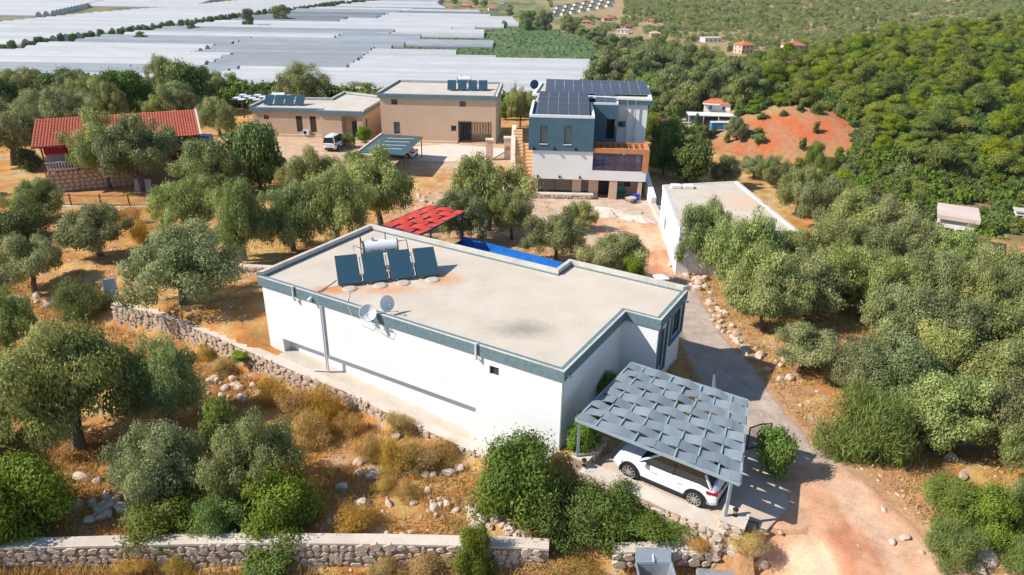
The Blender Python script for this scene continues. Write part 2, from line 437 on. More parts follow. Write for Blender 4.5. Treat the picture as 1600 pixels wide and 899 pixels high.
_at = N(nt, 'ShaderNodeAttribute', attribute_name='tint'); _pos = N(nt, 'ShaderNodeNewGeometry').outputs['Position']
_n1 = noise_node(nt, _pos, 14, 5, .75); _n2 = noise_node(nt, _pos, 1.3, 5, .65)
_ad = N(nt, 'ShaderNodeMath', operation='ADD'); nt.links.new(_n1.outputs[0], _ad.inputs[0]); nt.links.new(_n2.outputs[0], _ad.inputs[1])
_mr = N(nt, 'ShaderNodeMapRange'); _mr.inputs[1].default_value = .7; _mr.inputs[2].default_value = 1.3; _mr.inputs[3].default_value = .66; _mr.inputs[4].default_value = 1.28
nt.links.new(_ad.outputs[0], _mr.inputs[0])
_vm = N(nt, 'ShaderNodeVectorMath', operation='SCALE'); nt.links.new(_at.outputs['Color'], _vm.inputs[0]); nt.links.new(_mr.outputs[0], _vm.inputs['Scale'])
nt.links.new(_vm.outputs[0], b.inputs['Base Color']); b.inputs['Roughness'].default_value = .95; b.inputs['Specular IOR Level'].default_value = .1
_bp = N(nt, 'ShaderNodeBump'); _bp.inputs['Strength'].default_value = .7; _bp.inputs['Distance'].default_value = .04
nt.links.new(_n1.outputs[0], _bp.inputs['Height']); nt.links.new(_bp.outputs[0], b.inputs['Normal'])
_rm = np_mesh('dirt_road', np.stack([RX, RY, RZ], -1).reshape(-1, 3), np.stack([_i, _i+1, _i+26, _i+25], -1), road_m)
_L = lambda a, b_, t: np.asarray(a)*(1-t[..., None]) + np.asarray(b_)*t[..., None]
_t = fbm(RX*.9, RY*.35, 77); _c1 = _L((.58, .31, .18), (.64, .41, .27), sstep(.4, .65, _t))
_c1 = _L(_c1, (.47, .18, .085), sstep(.58, .72, fbm(RX*.6+7, RY*.25, 79))*.8)
_c1 = _L(_c1, (.58, .43, .32), np.exp(-((np.abs(np.broadcast_to(_us[None], RX.shape)+.08)-.36)/.10)**2)*.55*fbm(RX*1.3, RY*.5, 83))
_conc = sstep(24.5, 26.5, RY)*sstep(52, 46, RY)
_c1 = _L(_c1, _L((.46, .37, .30), (.40, .33, .28), _t), _conc*.9)
vcol(_rm, 'tint', _c1.reshape(-1, 3))
kind(inst(_rm, 'dirt_road'), 'structure')
concrete = mat('concrete', (.56, .50, .43), (.66, .60, .52), 1.2, .85, .25, 30, c3=(.45, .38, .3), s3=.7)
pad = [(3.0, 24.75), (8.75, 21.05), (10.0, 21.2), (11.4, 22.6), (11.6, 25.5), (10.2, 27.6), (7.2, 29.6), (5.6, 27.2), (4.6, 25.9)]
mb = MB(); mb.prism(pad, -1.2, .035)
kind(mb.build('parking_pad', mat('pad_concrete', (.50, .38, .29), (.56, .45, .36), .9, .9, .3, 20, c3=(.5, .36, .26), s3=.5)), 'structure')
# ------------------------------------------------------------------ shared building materials
white_wall = mat('white_render', (.71, .71, .71), (.75, .75, .75), .8, .9, .08, 60, c3=(.68, .67, .66), s3=.25)
_wnt = white_wall.node_tree; _wb = [n for n in _wnt.nodes if n.type == 'BSDF_PRINCIPLED'][0]; _old = _wb.inputs['Base Color'].links[0].from_socket
_wp = N(_wnt, 'ShaderNodeNewGeometry').outputs['Position']; _wm = N(_wnt, 'ShaderNodeVectorMath', operation='MULTIPLY'); _wnt.links.new(_wp, _wm.inputs[0]); _wm.inputs[1].default_value = (3.2, 3.2, .22)
_ws = noise_node(_wnt, _wm.outputs[0], 1.0, 5, .7); _wnt.links.new(mixc(_wnt, ramp(_wnt, _ws.outputs[0], .60, 1.5), _old, (.42, .38, .33)), _wb.inputs['Base Color'])
fascia_m = mat('grey_blue_fascia', (.10, .165, .19), (.14, .21, .235), 1.5, .6, .1, 40)
fascia_drip = mat('fascia_weathered', (.10, .165, .19), (.155, .225, .245), 6, .65, .1, 40)
screed = None
glass_dark = mat('window_glass', (.015, .02, .025), rough=.06, spec=.8)
glass_blue = mat('window_glass_blue', (.02, .05, .09), rough=.05, spec=.9)
frame_dark = mat('dark_frame', (.03, .035, .04), rough=.45)
frame_grey = mat('grey_frame', (.09, .13, .15), rough=.5)
white_metal = mat('white_metal', (.72, .73, .74), (.66, .67, .68), 3, .35, spec=.5)
galv = mat('galvanised', (.42, .46, .50), (.52, .56, .6), 4, .4, metal=.6, spec=.5)
black_m = mat('black_plastic', (.012, .012, .014), rough=.45)
copper_pipe = mat('rusty_pipe', (.10, .05, .035), (.16, .08, .05), 8, .7)

# roof screed with rust marks of its own and a worn patch
def screed_mat(name, spots, patch=None):
    m, nt, b, out = new_mat(name)
    pos = N(nt, 'ShaderNodeNewGeometry').outputs['Position']
    nz = noise_node(nt, pos, .55, 6, .6); nz2 = noise_node(nt, pos, 9, 6, .7); nz3 = noise_node(nt, pos, 1.6, 6, .65, .4)
    col = mixc(nt, ramp(nt, nz.outputs[0], .35, .65), (.45, .385, .305), (.56, .49, .405))
    col = mixc(nt, ramp(nt, nz2.outputs[0], .35, .75), col, (.58, .51, .425))
    for (x, y, sx, sy, c, k) in spots:
        sep = N(nt, 'ShaderNodeVectorMath', operation='SUBTRACT'); nt.links.new(pos, sep.inputs[0]); sep.inputs[1].default_value = (x, y, 0)
        rot = N(nt, 'ShaderNodeVectorRotate', rotation_type='Z_AXIS'); rot.inputs['Angle'].default_value = HY if False else 0.0
        nt.links.new(sep.outputs[0], rot.inputs[0])
        mul = N(nt, 'ShaderNodeVectorMath', operation='MULTIPLY'); nt.links.new(rot.outputs[0], mul.inputs[0]); mul.inputs[1].default_value = (1/sx, 1/sy, 0)
        ln = N(nt, 'ShaderNodeVectorMath', operation='LENGTH'); nt.links.new(mul.outputs[0], ln.inputs[0])
        ad = N(nt, 'ShaderNodeMath', operation='MULTIPLY_ADD'); nt.links.new(nz3.outputs[0], ad.inputs[0]); ad.inputs[1].default_value = 1.5; nt.links.new(ln.outputs['Value'], ad.inputs[2])
        f = N(nt, 'ShaderNodeMapRange'); f.inputs[1].default_value = 1.95; f.inputs[2].default_value = .9; f.inputs[3].default_value = 0; f.inputs[4].default_value = k
        nt.links.new(ad.outputs[0], f.inputs[0]); col = mixc(nt, f.outputs[0], col, c)
    nt.links.new(col, b.inputs['Base Color']); b.inputs['Roughness'].default_value = .92; b.inputs['Specular IOR Level'].default_value = .15
    bp = N(nt, 'ShaderNodeBump'); bp.inputs['Strength'].default_value = .15; bp.inputs['Distance'].default_value = .03
    nt.links.new(nz2.outputs[0], bp.inputs['Height']); nt.links.new(bp.outputs[0], b.inputs['Normal'])
    return m

# ------------------------------------------------------------------ the white house
HA = (-13.85, 35.30); HY = R(-30.357)
hu = (math.cos(HY), math.sin(HY)); hv = (-hu[1], hu[0])
def hw(u, v, z=0): return (HA[0]+u*hu[0]+v*hv[0], HA[1]+u*hu[1]+v*hv[1], z)
house = thing('white_house', 'long single storey white house with flat roof and blue grey fascia', 'house', (*HA, 0), HY)
HP = [(0, 0), (18.68, 0), (18.68, 6.76), (20.52, 6.76), (20.52, 10.88), (13.47, 10.88), (13.47, 9.28), (0, 9.28)]
WP = inset_poly(HP, .13)
ZT, ZF = 4.16, 3.66
holes = {0: [(1.1, 13.95, -2.05, .62, .52), (14.72, 15.22, 2.78, 3.22)],
         2: [],
         3: [(.35, 1.25, .9, 3.25), (2.05, 3.75, 1.9, 3.4), (.2, 1.1, -.3, .55)], 4: [], 6: [(2, 4.4, .2, 2.4), (7, 9, .9, 2.3)]}
mb = MB()
for i in range(8):
    facade(mb, WP[i], WP[(i+1) % 8], -2.0, ZF, holes.get(i, []), .14)
mb.build('wall', white_wall, house)
p0, p1 = WP[0], WP[1]
mb = MB(); mb.quad(on_face(p0, p1, 1.1, -2.05, .518), on_face(p0, p1, 13.95, -2.05, .518), on_face(p0, p1, 13.95, .62, .518), on_face(p0, p1, 1.1, .62, .518))
pl = mb.build('plinth', white_wall, house); pl['label'] = 'recessed lower strip of the front wall'
for s0, s1 in ((3.0, 4.35), (4.75, 6.6)):
    mb = MB(); mb.hexa([on_face(p0, p1, s0, .36, .48), on_face(p0, p1, s1, .36, .48), on_face(p0, p1, s1, .36, .516), on_face(p0, p1, s0, .36, .516)],
                       [on_face(p0, p1, s0, .56, .48), on_face(p0, p1, s1, .56, .48), on_face(p0, p1, s1, .56, .516), on_face(p0, p1, s0, .56, .516)])
    mb.build('vent_slot', frame_dark, pl)
window(house, p0, p1, holes[0][1], mat('brown_glass', (.10, .05, .03), rough=.1, spec=.6), frame_dark)
for h in holes[3][:2]: window(house, WP[3], WP[4], h, glass_dark, frame_grey)
window(house, WP[3], WP[4], holes[3][2], glass_dark, frame_grey)
for h in holes[6]: window(house, WP[6], WP[7], h, glass_dark, frame_grey)
# big dark surrounds of the wing's windows
q = MB(); f3, f4 = WP[3], WP[4]
def slab(q, p0, p1, a, b, e, f, o=.10, k=.0):
    q.hexa([on_face(p0, p1, a, e, -o), on_face(p0, p1, b, e, -o), on_face(p0, p1, b, e, k), on_face(p0, p1, a, e, k)],
           [on_face(p0, p1, a, f, -o), on_face(p0, p1, b, f, -o), on_face(p0, p1, b, f, k), on_face(p0, p1, a, f, k)])
slab(q, f3, f4, .2, .35, .75, 3.64, .1); slab(q, f3, f4, 1.25, 1.4, .75, 3.64, .1); slab(q, f3, f4, .35, 1.25, .75, .9, .1)
slab(q, f3, f4, 1.9, 2.05, 1.75, 3.64, .1); slab(q, f3, f4, 3.75, 3.9, 1.75, 3.64, .1); slab(q, f3, f4, 2.05, 3.75, 1.75, 1.9, .1)
q.build('window_surround', fascia_m, house)
# fascia band and roof
q = MB(); ring(q, HP, .3, ZF-.003, ZT)
q.build('fascia', fascia_drip, house)
roof_m = screed_mat('roof_screed', [(*hw(4.6, .95)[:2], 1.3, .7, (.55, .24, .09), .95), (*hw(6.8, 2.5)[:2], 2.2, .8, (.56, .27, .11), .8), (*hw(8.7, 5.2)[:2], 1.2, 1.0, (.56, .25, .1), .85),
                                    (*hw(15.2, 2.5)[:2], 1.6, 1.0, (.30, .27, .22), .95), (*hw(16, 8)[:2], 5, 4, (.62, .52, .42), .35)])
roof = MB().prism(inset_poly(HP, .302), ZF-.2, ZT-.06).build('roof', roof_m, house)
edge_m = mat('upstand_concrete', (.50, .47, .41), (.58, .55, .48), 1.5, .9, .2, 20, c3=(.40, .36, .31), s3=.8)
q = MB(); ring(q, HP, .22, ZT+.003, ZT+.24, edges=(4, 5, 6, 7))
q.build('parapet', edge_m, roof)
q = MB(); ring(q, HP, .10, ZT+.003, ZT+.03, edges=(0, 1, 2, 3))
q.build('roof_edge', edge_m, roof)
# downpipe, spouts, floodlight, corner trim
q = MB()
for k in (4.35, 4.47): q.tube([hwp for hwp in (on_face(p0, p1, k, 3.55, -.06), on_face(p0, p1, k, -.38, -.06))], .045, 8)
q.tube([on_face(p0, p1, 4.41, -.36, -.06), on_face(p0, p1, 3.3, -.34, -.75)], .04, 8)
dp = q.build('downpipe', mat('pvc_pipe', (.62, .62, .64), rough=.4), house)
for s_ in (2.75, 14.25):
    q = MB(); q.tube([(s_, -.07, 3.45), (s_, -.07, ZT+.14)], .055, 8); q.tube([(s_, -.07, ZT+.02), (s_, .1, ZT+.02)], .05, 8); q.tube([(s_, -.07, 3.47), (s_, .06, 3.42)], .05, 8)
    q.build('roof_spout', white_metal, house)
q = MB(); q.box(3.95, -.09, 3.78, 4.05, 0, 3.95); q.tube([(4.0, -.05, 3.86), (4.0, -.22, 3.78)], [.1, .13], 10)
q.build('floodlight', white_metal, house)
q = MB(); q.box(18.68-.11, .05, -.9, 18.68-.05, .11, ZF-.02); q.build('corner_trim', galv, house)
for u_, v_ in ((18.62, .35), (20.46, 10.3)):
    q = MB(); q.tube([(u_, v_, 3.8), (u_+.22, v_, 3.76)], .05, 8); q.lathe([(.05, 0), (.09, .05), (.06, .1)], (u_+.25, v_, 3.72), 10); q.build('security_camera', white_metal, house)
for s_, z_ in ((8.6, .38), (9.3, .37), (9.95, .36), (10.6, .34)): MB().tube([on_face(p0, p1, s_, z_, .52), on_face(p0, p1, s_, z_-.02, .44)], .035, 6).build('drain_stub', black_m, pl)

# ------------------------------------------------------------------ solar water heaters
RZ_ = ZT-.06
coll_m, nt, b, out = new_mat('collector_glass')
_tc = N(nt, 'ShaderNodeTexCoord').outputs['Object']; _wv = N(nt, 'ShaderNodeTexWave'); _wv.inputs['Scale'].default_value = 5.2; _wv.bands_direction = 'X'
nt.links.new(_tc, _wv.inputs['Vector']); nt.links.new(mixc(nt, _wv.outputs[0], (.018, .05, .075), (.035, .085, .12)), b.inputs['Base Color'])
b.inputs['Roughness'].default_value = .22; b.inputs['Specular IOR Level'].default_value = .6
CW, CL, CT, CS = 1.19, 1.9, R(32), 1.41
_cm = MB().box(0, 0, 0, CW, CL, .085).mesh('collector', mat('collector_frame', (.05, .07, .085), rough=.4))
_cg = MB().box(.045, .045, .0855, CW-.045, CL-.045, .09).mesh('collector_glass', coll_m)
_cp = MB().lathe([(.40, 0), (.38, .06), (.28, .1), (.02, .11)], seg=14).mesh('concrete_foot', mat('foot_mortar', (.42, .36, .29), (.5, .43, .35), 3, .9))
_ink = mat('print_ink', (.02, .03, .06), rough=.6)
def text_mesh(name, body, size, m, parent, loc, rot, ext=.002, shear=0):
    cu = bpy.data.curves.new(name, 'FONT'); cu.body = body; cu.size = size; cu.extrude = ext; cu.align_x = 'CENTER'; cu.align_y = 'CENTER'; cu.shear = shear
    t = bpy.data.objects.new(name, cu); C.objects.link(t)
    dg = bpy.context.evaluated_depsgraph_get(); me = bpy.data.meshes.new_from_object(t.evaluated_get(dg)); C.objects.unlink(t); bpy.data.objects.remove(t)
    me.materials.clear(); me.materials.append(m); o = inst(me, name, parent, loc, rot); return o
def solar_heater(label, loc, rz, tx=1.6, ty=2.15, tz=1.28, near=True, feet=True):
    heater = thing('solar_water_heater', label, 'solar heater', loc, rz)
    y1 = CL*math.cos(CT); z1 = CL*math.sin(CT)+.1
    for i in range(4):
        x = i*CS
        c_ = inst(_cm, 'collector', heater, (x, 0, .12), (CT, 0, 0)); inst(_cg, 'glass', c_)
        for sx in ((.12, CW-.12) if near else (.5,)):
            fb = MB(); fb.bar((x+sx, y1-.05, .0), (x+sx, y1-.05, z1), .045); fb.bar((x+sx, .05, .08), (x+sx, y1, .02), .045); fb.bar((x+sx, .05, .08), (x+sx, y1-.05, z1), .045)
            fb.build('support_frame', copper_pipe, heater)
        if feet: inst(_cp, 'concrete_foot', heater, (x+.55+.2*(i % 2), -.3, -.02))
        if i < 3 and near:
            q = MB(); q.tube([(x+CW, .12, .2), (x+CW+.11, .12, .2), (x+CW+.11, y1-.12, z1-.1), (x+CW+.22, y1-.12, z1-.1)], .028, 6)
            q.build('connecting_pipe', white_metal, heater)
    q = MB(); q.lathe([(.02, -.02), (.33, 0), (.38, .05), (.38, 1.85), (.33, 1.9), (.02, 1.92)], (tx, ty, tz), 22, 'x')
    tank = q.build('tank', white_metal, heater)
    for xx in (-.015, 1.84):
        MB().lathe([(.39, xx), (.39, xx+.07)], (tx, ty, tz), 22, 'x').build('end_band', mat('band_grey', (.06, .07, .08), rough=.5), tank)
    q = MB(); q.cyl((tx+.55, ty), .09, tz+.34, tz+.55, 10); q.build('fill_valve', galv, tank)
    for xx in (.25, 1.65):
        fr = MB(); fr.bar((tx+xx, ty-.3, 0), (tx+xx, ty-.3, tz-.35), .05); fr.bar((tx+xx, ty+.33, 0), (tx+xx, ty+.33, tz-.35), .05); fr.bar((tx+xx, ty-.4, tz-.36), (tx+xx, ty+.4, tz-.36), .05)
        fr.build('tank_stand', copper_pipe, heater)
    if near:
        dark = mat('dark_pipe', (.06, .05, .05), rough=.6)
        for pts in ([(tx-.02, ty+.1, tz-.1), (tx-.5, ty+.1, tz+.15), (tx-.5, ty+.05, tz-.75), (tx-.45, ty-.6, .9)], [(tx-.05, ty, tz+.3), (tx-.12, ty, tz+.7), (tx-.12, ty, tz-.5)],
                    [(tx+1.9, ty, tz+.2), (tx+2.4, ty, tz+.25), (tx+2.55, ty-.1, tz-.7), (tx+2.5, ty-.6, .8)], [(tx+1.25, ty, tz+.36), (tx+1.25, ty, tz+.8)],
                    [(-.05, .3, .3), (-.6, .1, .06), (-.9, -.25, .05), (-1.15, -.4, .05)]):
            MB().tube(pts, .027, 6).build('pipe', dark, heater)
        text_mesh('lettering', 'Avcilar  Termal', .21, _ink, tank, (tx+1.05, ty-.366, tz-.09), (R(104), 0, 0), .003, .25)
        text_mesh('lettering', 'YALITIM 3000', .12, _ink, tank, (tx+1.3, ty-.315, tz-.25), (R(125), 0, 0), .003)
    return heater
_h = atz(529, 450, RZ_)
solar_heater('solar water heater on the white house roof, four blue collectors under a lettered white tank', (_h[0], _h[1], RZ_), R(17.2))

# ------------------------------------------------------------------ satellite dishes
def dish(u, v, z, yaw, tilt, label, r=.5):
    t = thing('satellite_dish', label, 'satellite dish', hw(u, v, z), HY+yaw)
    q = MB(); prof = [(r*k/6, .13*(k/6)**2) for k in range(7)]; i0 = len(q.v)
    q.lathe([(max(a, .01), b) for a, b in prof]+[(r, .145), (r-.03, .13)]+[(max(a, .01), b+.012) for a, b in prof[::-1][1:]], seg=24)
    d = q.build('reflector', white_metal, t, smooth=True); d.location = (0, -.12, .55); d.rotation_euler = (R(90)-tilt, 0, 0)
    n = Vector((0, -math.cos(tilt), math.sin(tilt))); c = Vector((0, -.12, .55))
    q = MB(); q.tube([(0, .1, 0), (0, .1, .5), (0, -.05, .55)], .03, 8); q.box(-.12, 0, 0, .12, .2, .02); q.build('mast', galv, t)
    q = MB(); e = c+n*.5+Vector((0, 0, -.1)); q.tube([c+Vector((0, -.02, -r*.92)), e+Vector((0, 0, -.04))], .016, 6); q.build('feed_arm', galv, t)
    q = MB(); q.tube([e, e-n*.14], [.035, .045], 8); q.build('feed_horn', mat('grey_plastic', (.25, .27, .3), rough=.5), t)
dish(8.05, -.2, 3.72, R(38), R(24), 'pale satellite dish bracketed to the front fascia, facing the viewer', .43)
dish(8.6, .4, RZ_, R(72), R(22), 'blue tinted satellite dish standing on the roof edge behind the other dish', .40)
def cable(name, pts, r, m, label): return tag(MB().tube(pts, r, 5).build(name, m), label, 'cable')
cable('roof_cable', [hw(u, v, z) for u, v, z in ((5.6, 2.0, RZ_+.02), (5.5, 1.3, RZ_+.02), (6.1, .5, RZ_+.02), (6.4, .05, RZ_+.12), (7.0, -.16, 3.5), (7.7, -.16, 3.42), (8.05, -.1, 3.75))], .012, white_metal, 'thin pale cable trailing over the roof edge to the dishes')
cable('dish_cable', [hw(u, v, z) for u, v, z in ((8.1, -.12, 3.75), (8.5, -.05, 3.2), (9.1, -.02, 3.1), (9.3, .0, 3.45), (8.8, -.05, 3.6))], .014, mat('grey_cable', (.3, .3, .31), rough=.6), 'loop of grey cable hanging on the wall below the dishes')

# ------------------------------------------------------------------ woven metal pergolas
prng = random.Random(41)
def woven(name, label, corners, zc, nx_, ny_, m_pan, m_frame, posts, amp=.075, gapw=.16, beam=.09, group=None, zs=None):
    """corners: back-left, back-right, front-right, front-left in plan; strips run left-right over and under rails"""
    a, b_, c_, d_ = [np.array(p, float) for p in corners]; zs = zs or [zc]*4
    t = thing(name, label, 'carport' if 'carport' in name else 'pergola', (d_[0], d_[1], 0), 0)
    o = np.array([d_[0], d_[1], 0])
    def Q(u, v, dz=0):
        p = (a*(1-u)+b_*u)*(1-v) + (d_*(1-u)+c_*u)*v
        z = (zs[0]*(1-u)+zs[1]*u)*(1-v)+(zs[3]*(1-u)+zs[2]*u)*v
        return Vector((p[0], p[1], z+dz)) - Vector(o)
    fr = MB()
    for (u0, v0, u1, v1) in ((0, 0, 1, 0), (1, 0, 1, 1), (1, 1, 0, 1), (0, 1, 0, 0)): fr.bar(Q(u0, v0, -.02), Q(u1, v1, -.02), beam, beam*1.2)
    fr.build('roof_frame', m_frame, t)
    for i in range(1, nx_):
        MB().bar(Q(i/nx_, 0, -.015), Q(i/nx_, 1, -.015), .07, .10).build('rail', m_frame, t)
    for j in range(ny_):
        for i in range(nx_):
            u0, u1 = i/nx_, (i+1)/nx_; v0, v1 = j/ny_, (j+1)/ny_; par = (i+j) % 2
            q = MB(); S = 4; rows = []; am = amp*prng.uniform(.55, 1.35); tl = prng.uniform(-.025, .025)
            for k in range(S+1):
                f = k/S; u = u0+(u1-u0)*f
                s0 = (1 if (i+j) % 2 == 0 else -1); ph = math.cos(PI*f)*s0      # over one rail, under the next
                if i == 0 and f < .5: ph *= .5
                if i == nx_-1 and f > .5: ph *= .5
                tw = .0
                rows.append((Q(u, v0+.03/ny_, .03+am*ph+tl), Q(u, v1-.03/ny_, .03+am*ph-tl)))
            for k in range(S): q.quad(rows[k][0], rows[k+1][0], rows[k+1][1], rows[k][1])
            for k in range(S): q.quad(*[p-Vector((0, 0, .012)) for p in (rows[k][1], rows[k+1][1], rows[k+1][0], rows[k][0])])
            q.build('woven_panel', m_pan, t)
    for (u, v, zb) in posts:
        p = Q(u, v, -.06); MB().bar((p[0], p[1], zb), p, .11).build('post', m_frame, t)
    return t
car_pan = mat('grey_sheet', (.20, .235, .26), (.24, .275, .30), .7, .5, spec=.4)
car_frame = mat('blue_grey_steel', (.22, .29, .32), (.27, .33, .35), 3, .5, spec=.4)
for _pm in (car_pan,):
    _n = _pm.node_tree; _pb = [n for n in _n.nodes if n.type == 'BSDF_PRINCIPLED'][0]; _o = _pb.inputs['Base Color'].links[0].from_socket
    _oi2 = N(_n, 'ShaderNodeObjectInfo'); _n.links.new(mixc(_n, ramp(_n, _oi2.outputs['Random'], 0, 1.0), _o, (.15, .18, .205)), _pb.inputs['Base Color'])
cz = 2.45
cc = [atz(987, 567, 2.85)[:2], atz(1168.5, 626, 2.85)[:2], atz(1156, 757, 2.3)[:2], atz(900, 656, 2.4)[:2]]
carport = woven('woven_carport', 'grey carport of woven metal sheets over the white car', cc, cz, 8, 9, car_pan, car_frame,
                [(.02, .985, .3), (.955, .985, .0), (.03, .02, 0), (.97, .03, -.3)], .07, zs=[2.85, 2.85, 2.3, 2.4])
red_pan = mat('red_sheet', (.55, .045, .02), (.62, .06, .025), 1, .45, spec=.4)
navy = mat('navy_steel', (.015, .05, .10), rough=.45)
rc_ = [atz(672, 321, 2.6)[:2], atz(726, 331, 2.6)[:2], atz(655, 368, 2.6)[:2], atz(597, 352, 2.6)[:2]]
woven('red_pergola', 'red woven metal pergola on navy posts behind the white house', rc_, 2.6, 4, 7, red_pan, navy, [(.97, .03, -.3), (.03, .03, -.3), (.97, .97, -.3), (.03, .97, -.3)], .06)

# ------------------------------------------------------------------ stones
rng = random.Random(7)
def stone_mesh(k, seed):
    """a dressed face stone: an irregular seven-cornered front, wider waist, flat back (unit size in x and z, y is depth)"""
    r = random.Random(seed); n = 6; q = MB(); fr = []; md = []; bk = []
    for i in range(n):
        a = 2*PI*(i+r.uniform(-.25, .25))/n
        sx = .5*min(1.0, 1/max(abs(math.cos(a)), abs(math.sin(a)))*.93)*r.uniform(.86, 1.04)
        x, z = sx*math.cos(a), sx*math.sin(a)
        fr.append((x*.92, -.5+r.uniform(-.12, .12), z*.92)); md.append((x, -.22, z)); bk.append((x*.95, .5, z*.95))
    i0 = 0; q.v = fr+md+bk+[(r.uniform(-.08, .08), -.58, r.uniform(-.08, .08))]
    for i in range(n):
        j = (i+1) % n
        q.f += [(i, j, 3*n), (i, n+i, n+j, j), (n+i, 2*n+i, 2*n+j, n+j)]
    return q.mesh('wall_stone', stone_m)
stone_m, nt, b, out = new_mat('limestone')
_oi = N(nt, 'ShaderNodeObjectInfo'); _pos = N(nt, 'ShaderNodeNewGeometry').outputs['Position']
_cr2 = N(nt, 'ShaderNodeValToRGB'); nt.links.new(_oi.outputs['Random'], _cr2.inputs[0])
for p, c in ((0, (.50, .36, .26)), (.3, (.58, .44, .34)), (.5, (.54, .34, .22)), (.75, (.54, .29, .18)), (1, (.46, .38, .31))):
    e = _cr2.color_ramp.elements[0] if p == 0 else (_cr2.color_ramp.elements[1] if p == 1 else _cr2.color_ramp.elements.new(p)); e.position = p; e.color = (*c, 1)
_nz = noise_node(nt, _pos, 5, 5, .65)
nt.links.new(mixc(nt, ramp(nt, _nz.outputs[0], .4, .75), _cr2.outputs[0], (.62, .50, .40)), b.inputs['Base Color'])
b.inputs['Roughness'].default_value = .9; b.inputs['Specular IOR Level'].default_value = .15
_bn = noise_node(nt, _pos, 14, 4, .6); _bp = N(nt, 'ShaderNodeBump'); _bp.inputs['Strength'].default_value = .6; _bp.inputs['Distance'].default_value = .05
nt.links.new(_bn.outputs[0], _bp.inputs['Height']); nt.links.new(_bp.outputs[0], b.inputs['Normal'])
STONES = [stone_mesh(k, 100+k) for k in range(9)]
mortar = mat('mortar', (.30, .22, .16), (.40, .31, .23), 3, .95, .5, 18)
cap_m = mat('coping_concrete', (.55, .47, .39), (.64, .56, .47), 1.3, .9, .3, 14, c3=(.46, .39, .33), s3=.5)
def stone_wall(name, label, pts, hgt, thick=.45, cap=.08, side=1, sw=.43, sh=.30, capw=.04, seed=1, stones=True, both=False):
    """pts: (x, y, ztop) along the wall; the dressed face looks to the right of travel for side=1"""
    r = random.Random(seed); o = pts[0]
    t = thing(name, label, 'wall', (o[0], o[1], 0))
    core = MB(); P = [np.array(p, float) for p in pts]; n = len(P)
    hg = hgt if hasattr(hgt, '__len__') else [hgt]*n
    nor = []
    for i in range(n):
        d = P[min(i+1, n-1)][:2]-P[max(i-1, 0)][:2]; d /= np.hypot(*d); nor.append(np.array([d[1], -d[0]])*side)
    face = [P[i][:2]-o[:2] for i in range(n)]                     # face line (dressed side)
    back = [face[i]-nor[i]*thick for i in range(n)]
    for i in range(n-1):
        core.hexa([(*face[i], P[i][2]-hg[i]), (*face[i+1], P[i+1][2]-hg[i+1]), (*back[i+1], P[i+1][2]-hg[i+1]), (*back[i], P[i][2]-hg[i])],
                  [(*face[i], P[i][2]-cap), (*face[i+1], P[i+1][2]-cap), (*back[i+1], P[i+1][2]-cap), (*back[i], P[i][2]-cap)])
    core.build('core', mortar, t)
    if cap:
        cb = MB()
        for i in range(n-1):
            f0 = face[i]+nor[i]*capw; f1 = face[i+1]+nor[i+1]*capw; b0 = back[i]-nor[i]*capw; b1 = back[i+1]-nor[i+1]*capw
            cb.hexa([(*f0, P[i][2]-cap+.003), (*f1, P[i+1][2]-cap+.003), (*b1, P[i+1][2]-cap+.003), (*b0, P[i][2]-cap+.003)], [(*f0, P[i][2]), (*f1, P[i+1][2]), (*b1, P[i+1][2]), (*b0, P[i][2])])
        cb.build('coping', cap_m, t)
    if stones:
        cum = [0]
        for i in range(n-1): cum.append(cum[-1]+np.hypot(*(face[i+1]-face[i])))
        H = max(hg); rows = max(1, int(round((H-cap)/sh))); cnt = 0
        for j in range(rows):
            s = -r.uniform(0, sw)
            while s < cum[-1]-.1 and cnt < 300:
                w = sw*r.choice((.5, .7, .9, 1.0, 1.25, 1.55)); m = s+w/2; s += w*.97
                if m < .1 or m > cum[-1]-.05: continue
                zz = np.interp(m, cum, [p[2] for p in P])-cap-sh*(j+.5)+r.uniform(-.06, .06)+.07*math.sin(m*1.9+j*1.3+seed)
                if zz < np.interp(m, cum, [P[k][2]-hg[k] for k in range(n)])-.05: continue
                x = np.interp(m, cum, [f[0] for f in face]); y = np.interp(m, cum, [f[1] for f in face])
                k = min(int(np.searchsorted(cum, m, 'right')-1), n-2); d = face[k+1]-face[k]; a = math.atan2(d[1], d[0])
                nn = np.array([math.sin(a), -math.cos(a)])*side
                inst(STONES[r.randrange(9)], 'stone', t, (x+nn[0]*.02, y+nn[1]*.02, zz), (0, r.uniform(-.45, .45), a if side > 0 else a+PI), (w*1.12, .13, sh*r.choice((.8, 1.0, 1.15, 1.3, 1.6)))); cnt += 1
    return t
# garden wall along the front of the white house
RW = [(-24.7, 39.36), (-21.65, 38.34), (-17.2, 35.89), (-13.3, 33.8), (-10.55, 32.35), (-8.58, 31.45), (-6.47, 30.15), (-4.19, 28.9), (-1.72, 27.55), (.12, 26.5), (1.9, 25.4)]
def rwz(x, y): return float(CAPZ((x+13.85)*hu[0]+(y-35.3)*hu[1]))
stone_wall('garden_wall', 'long stone garden wall sloping along the front of the white house', [(x, y, rwz(x, y)+.06) for x, y in RW], [1.5, 1.5, 1.5, 1.5, 1.4, 1.3, 1.2, 1.1, .9, .9, .8], .5, .05, 1, seed=3)
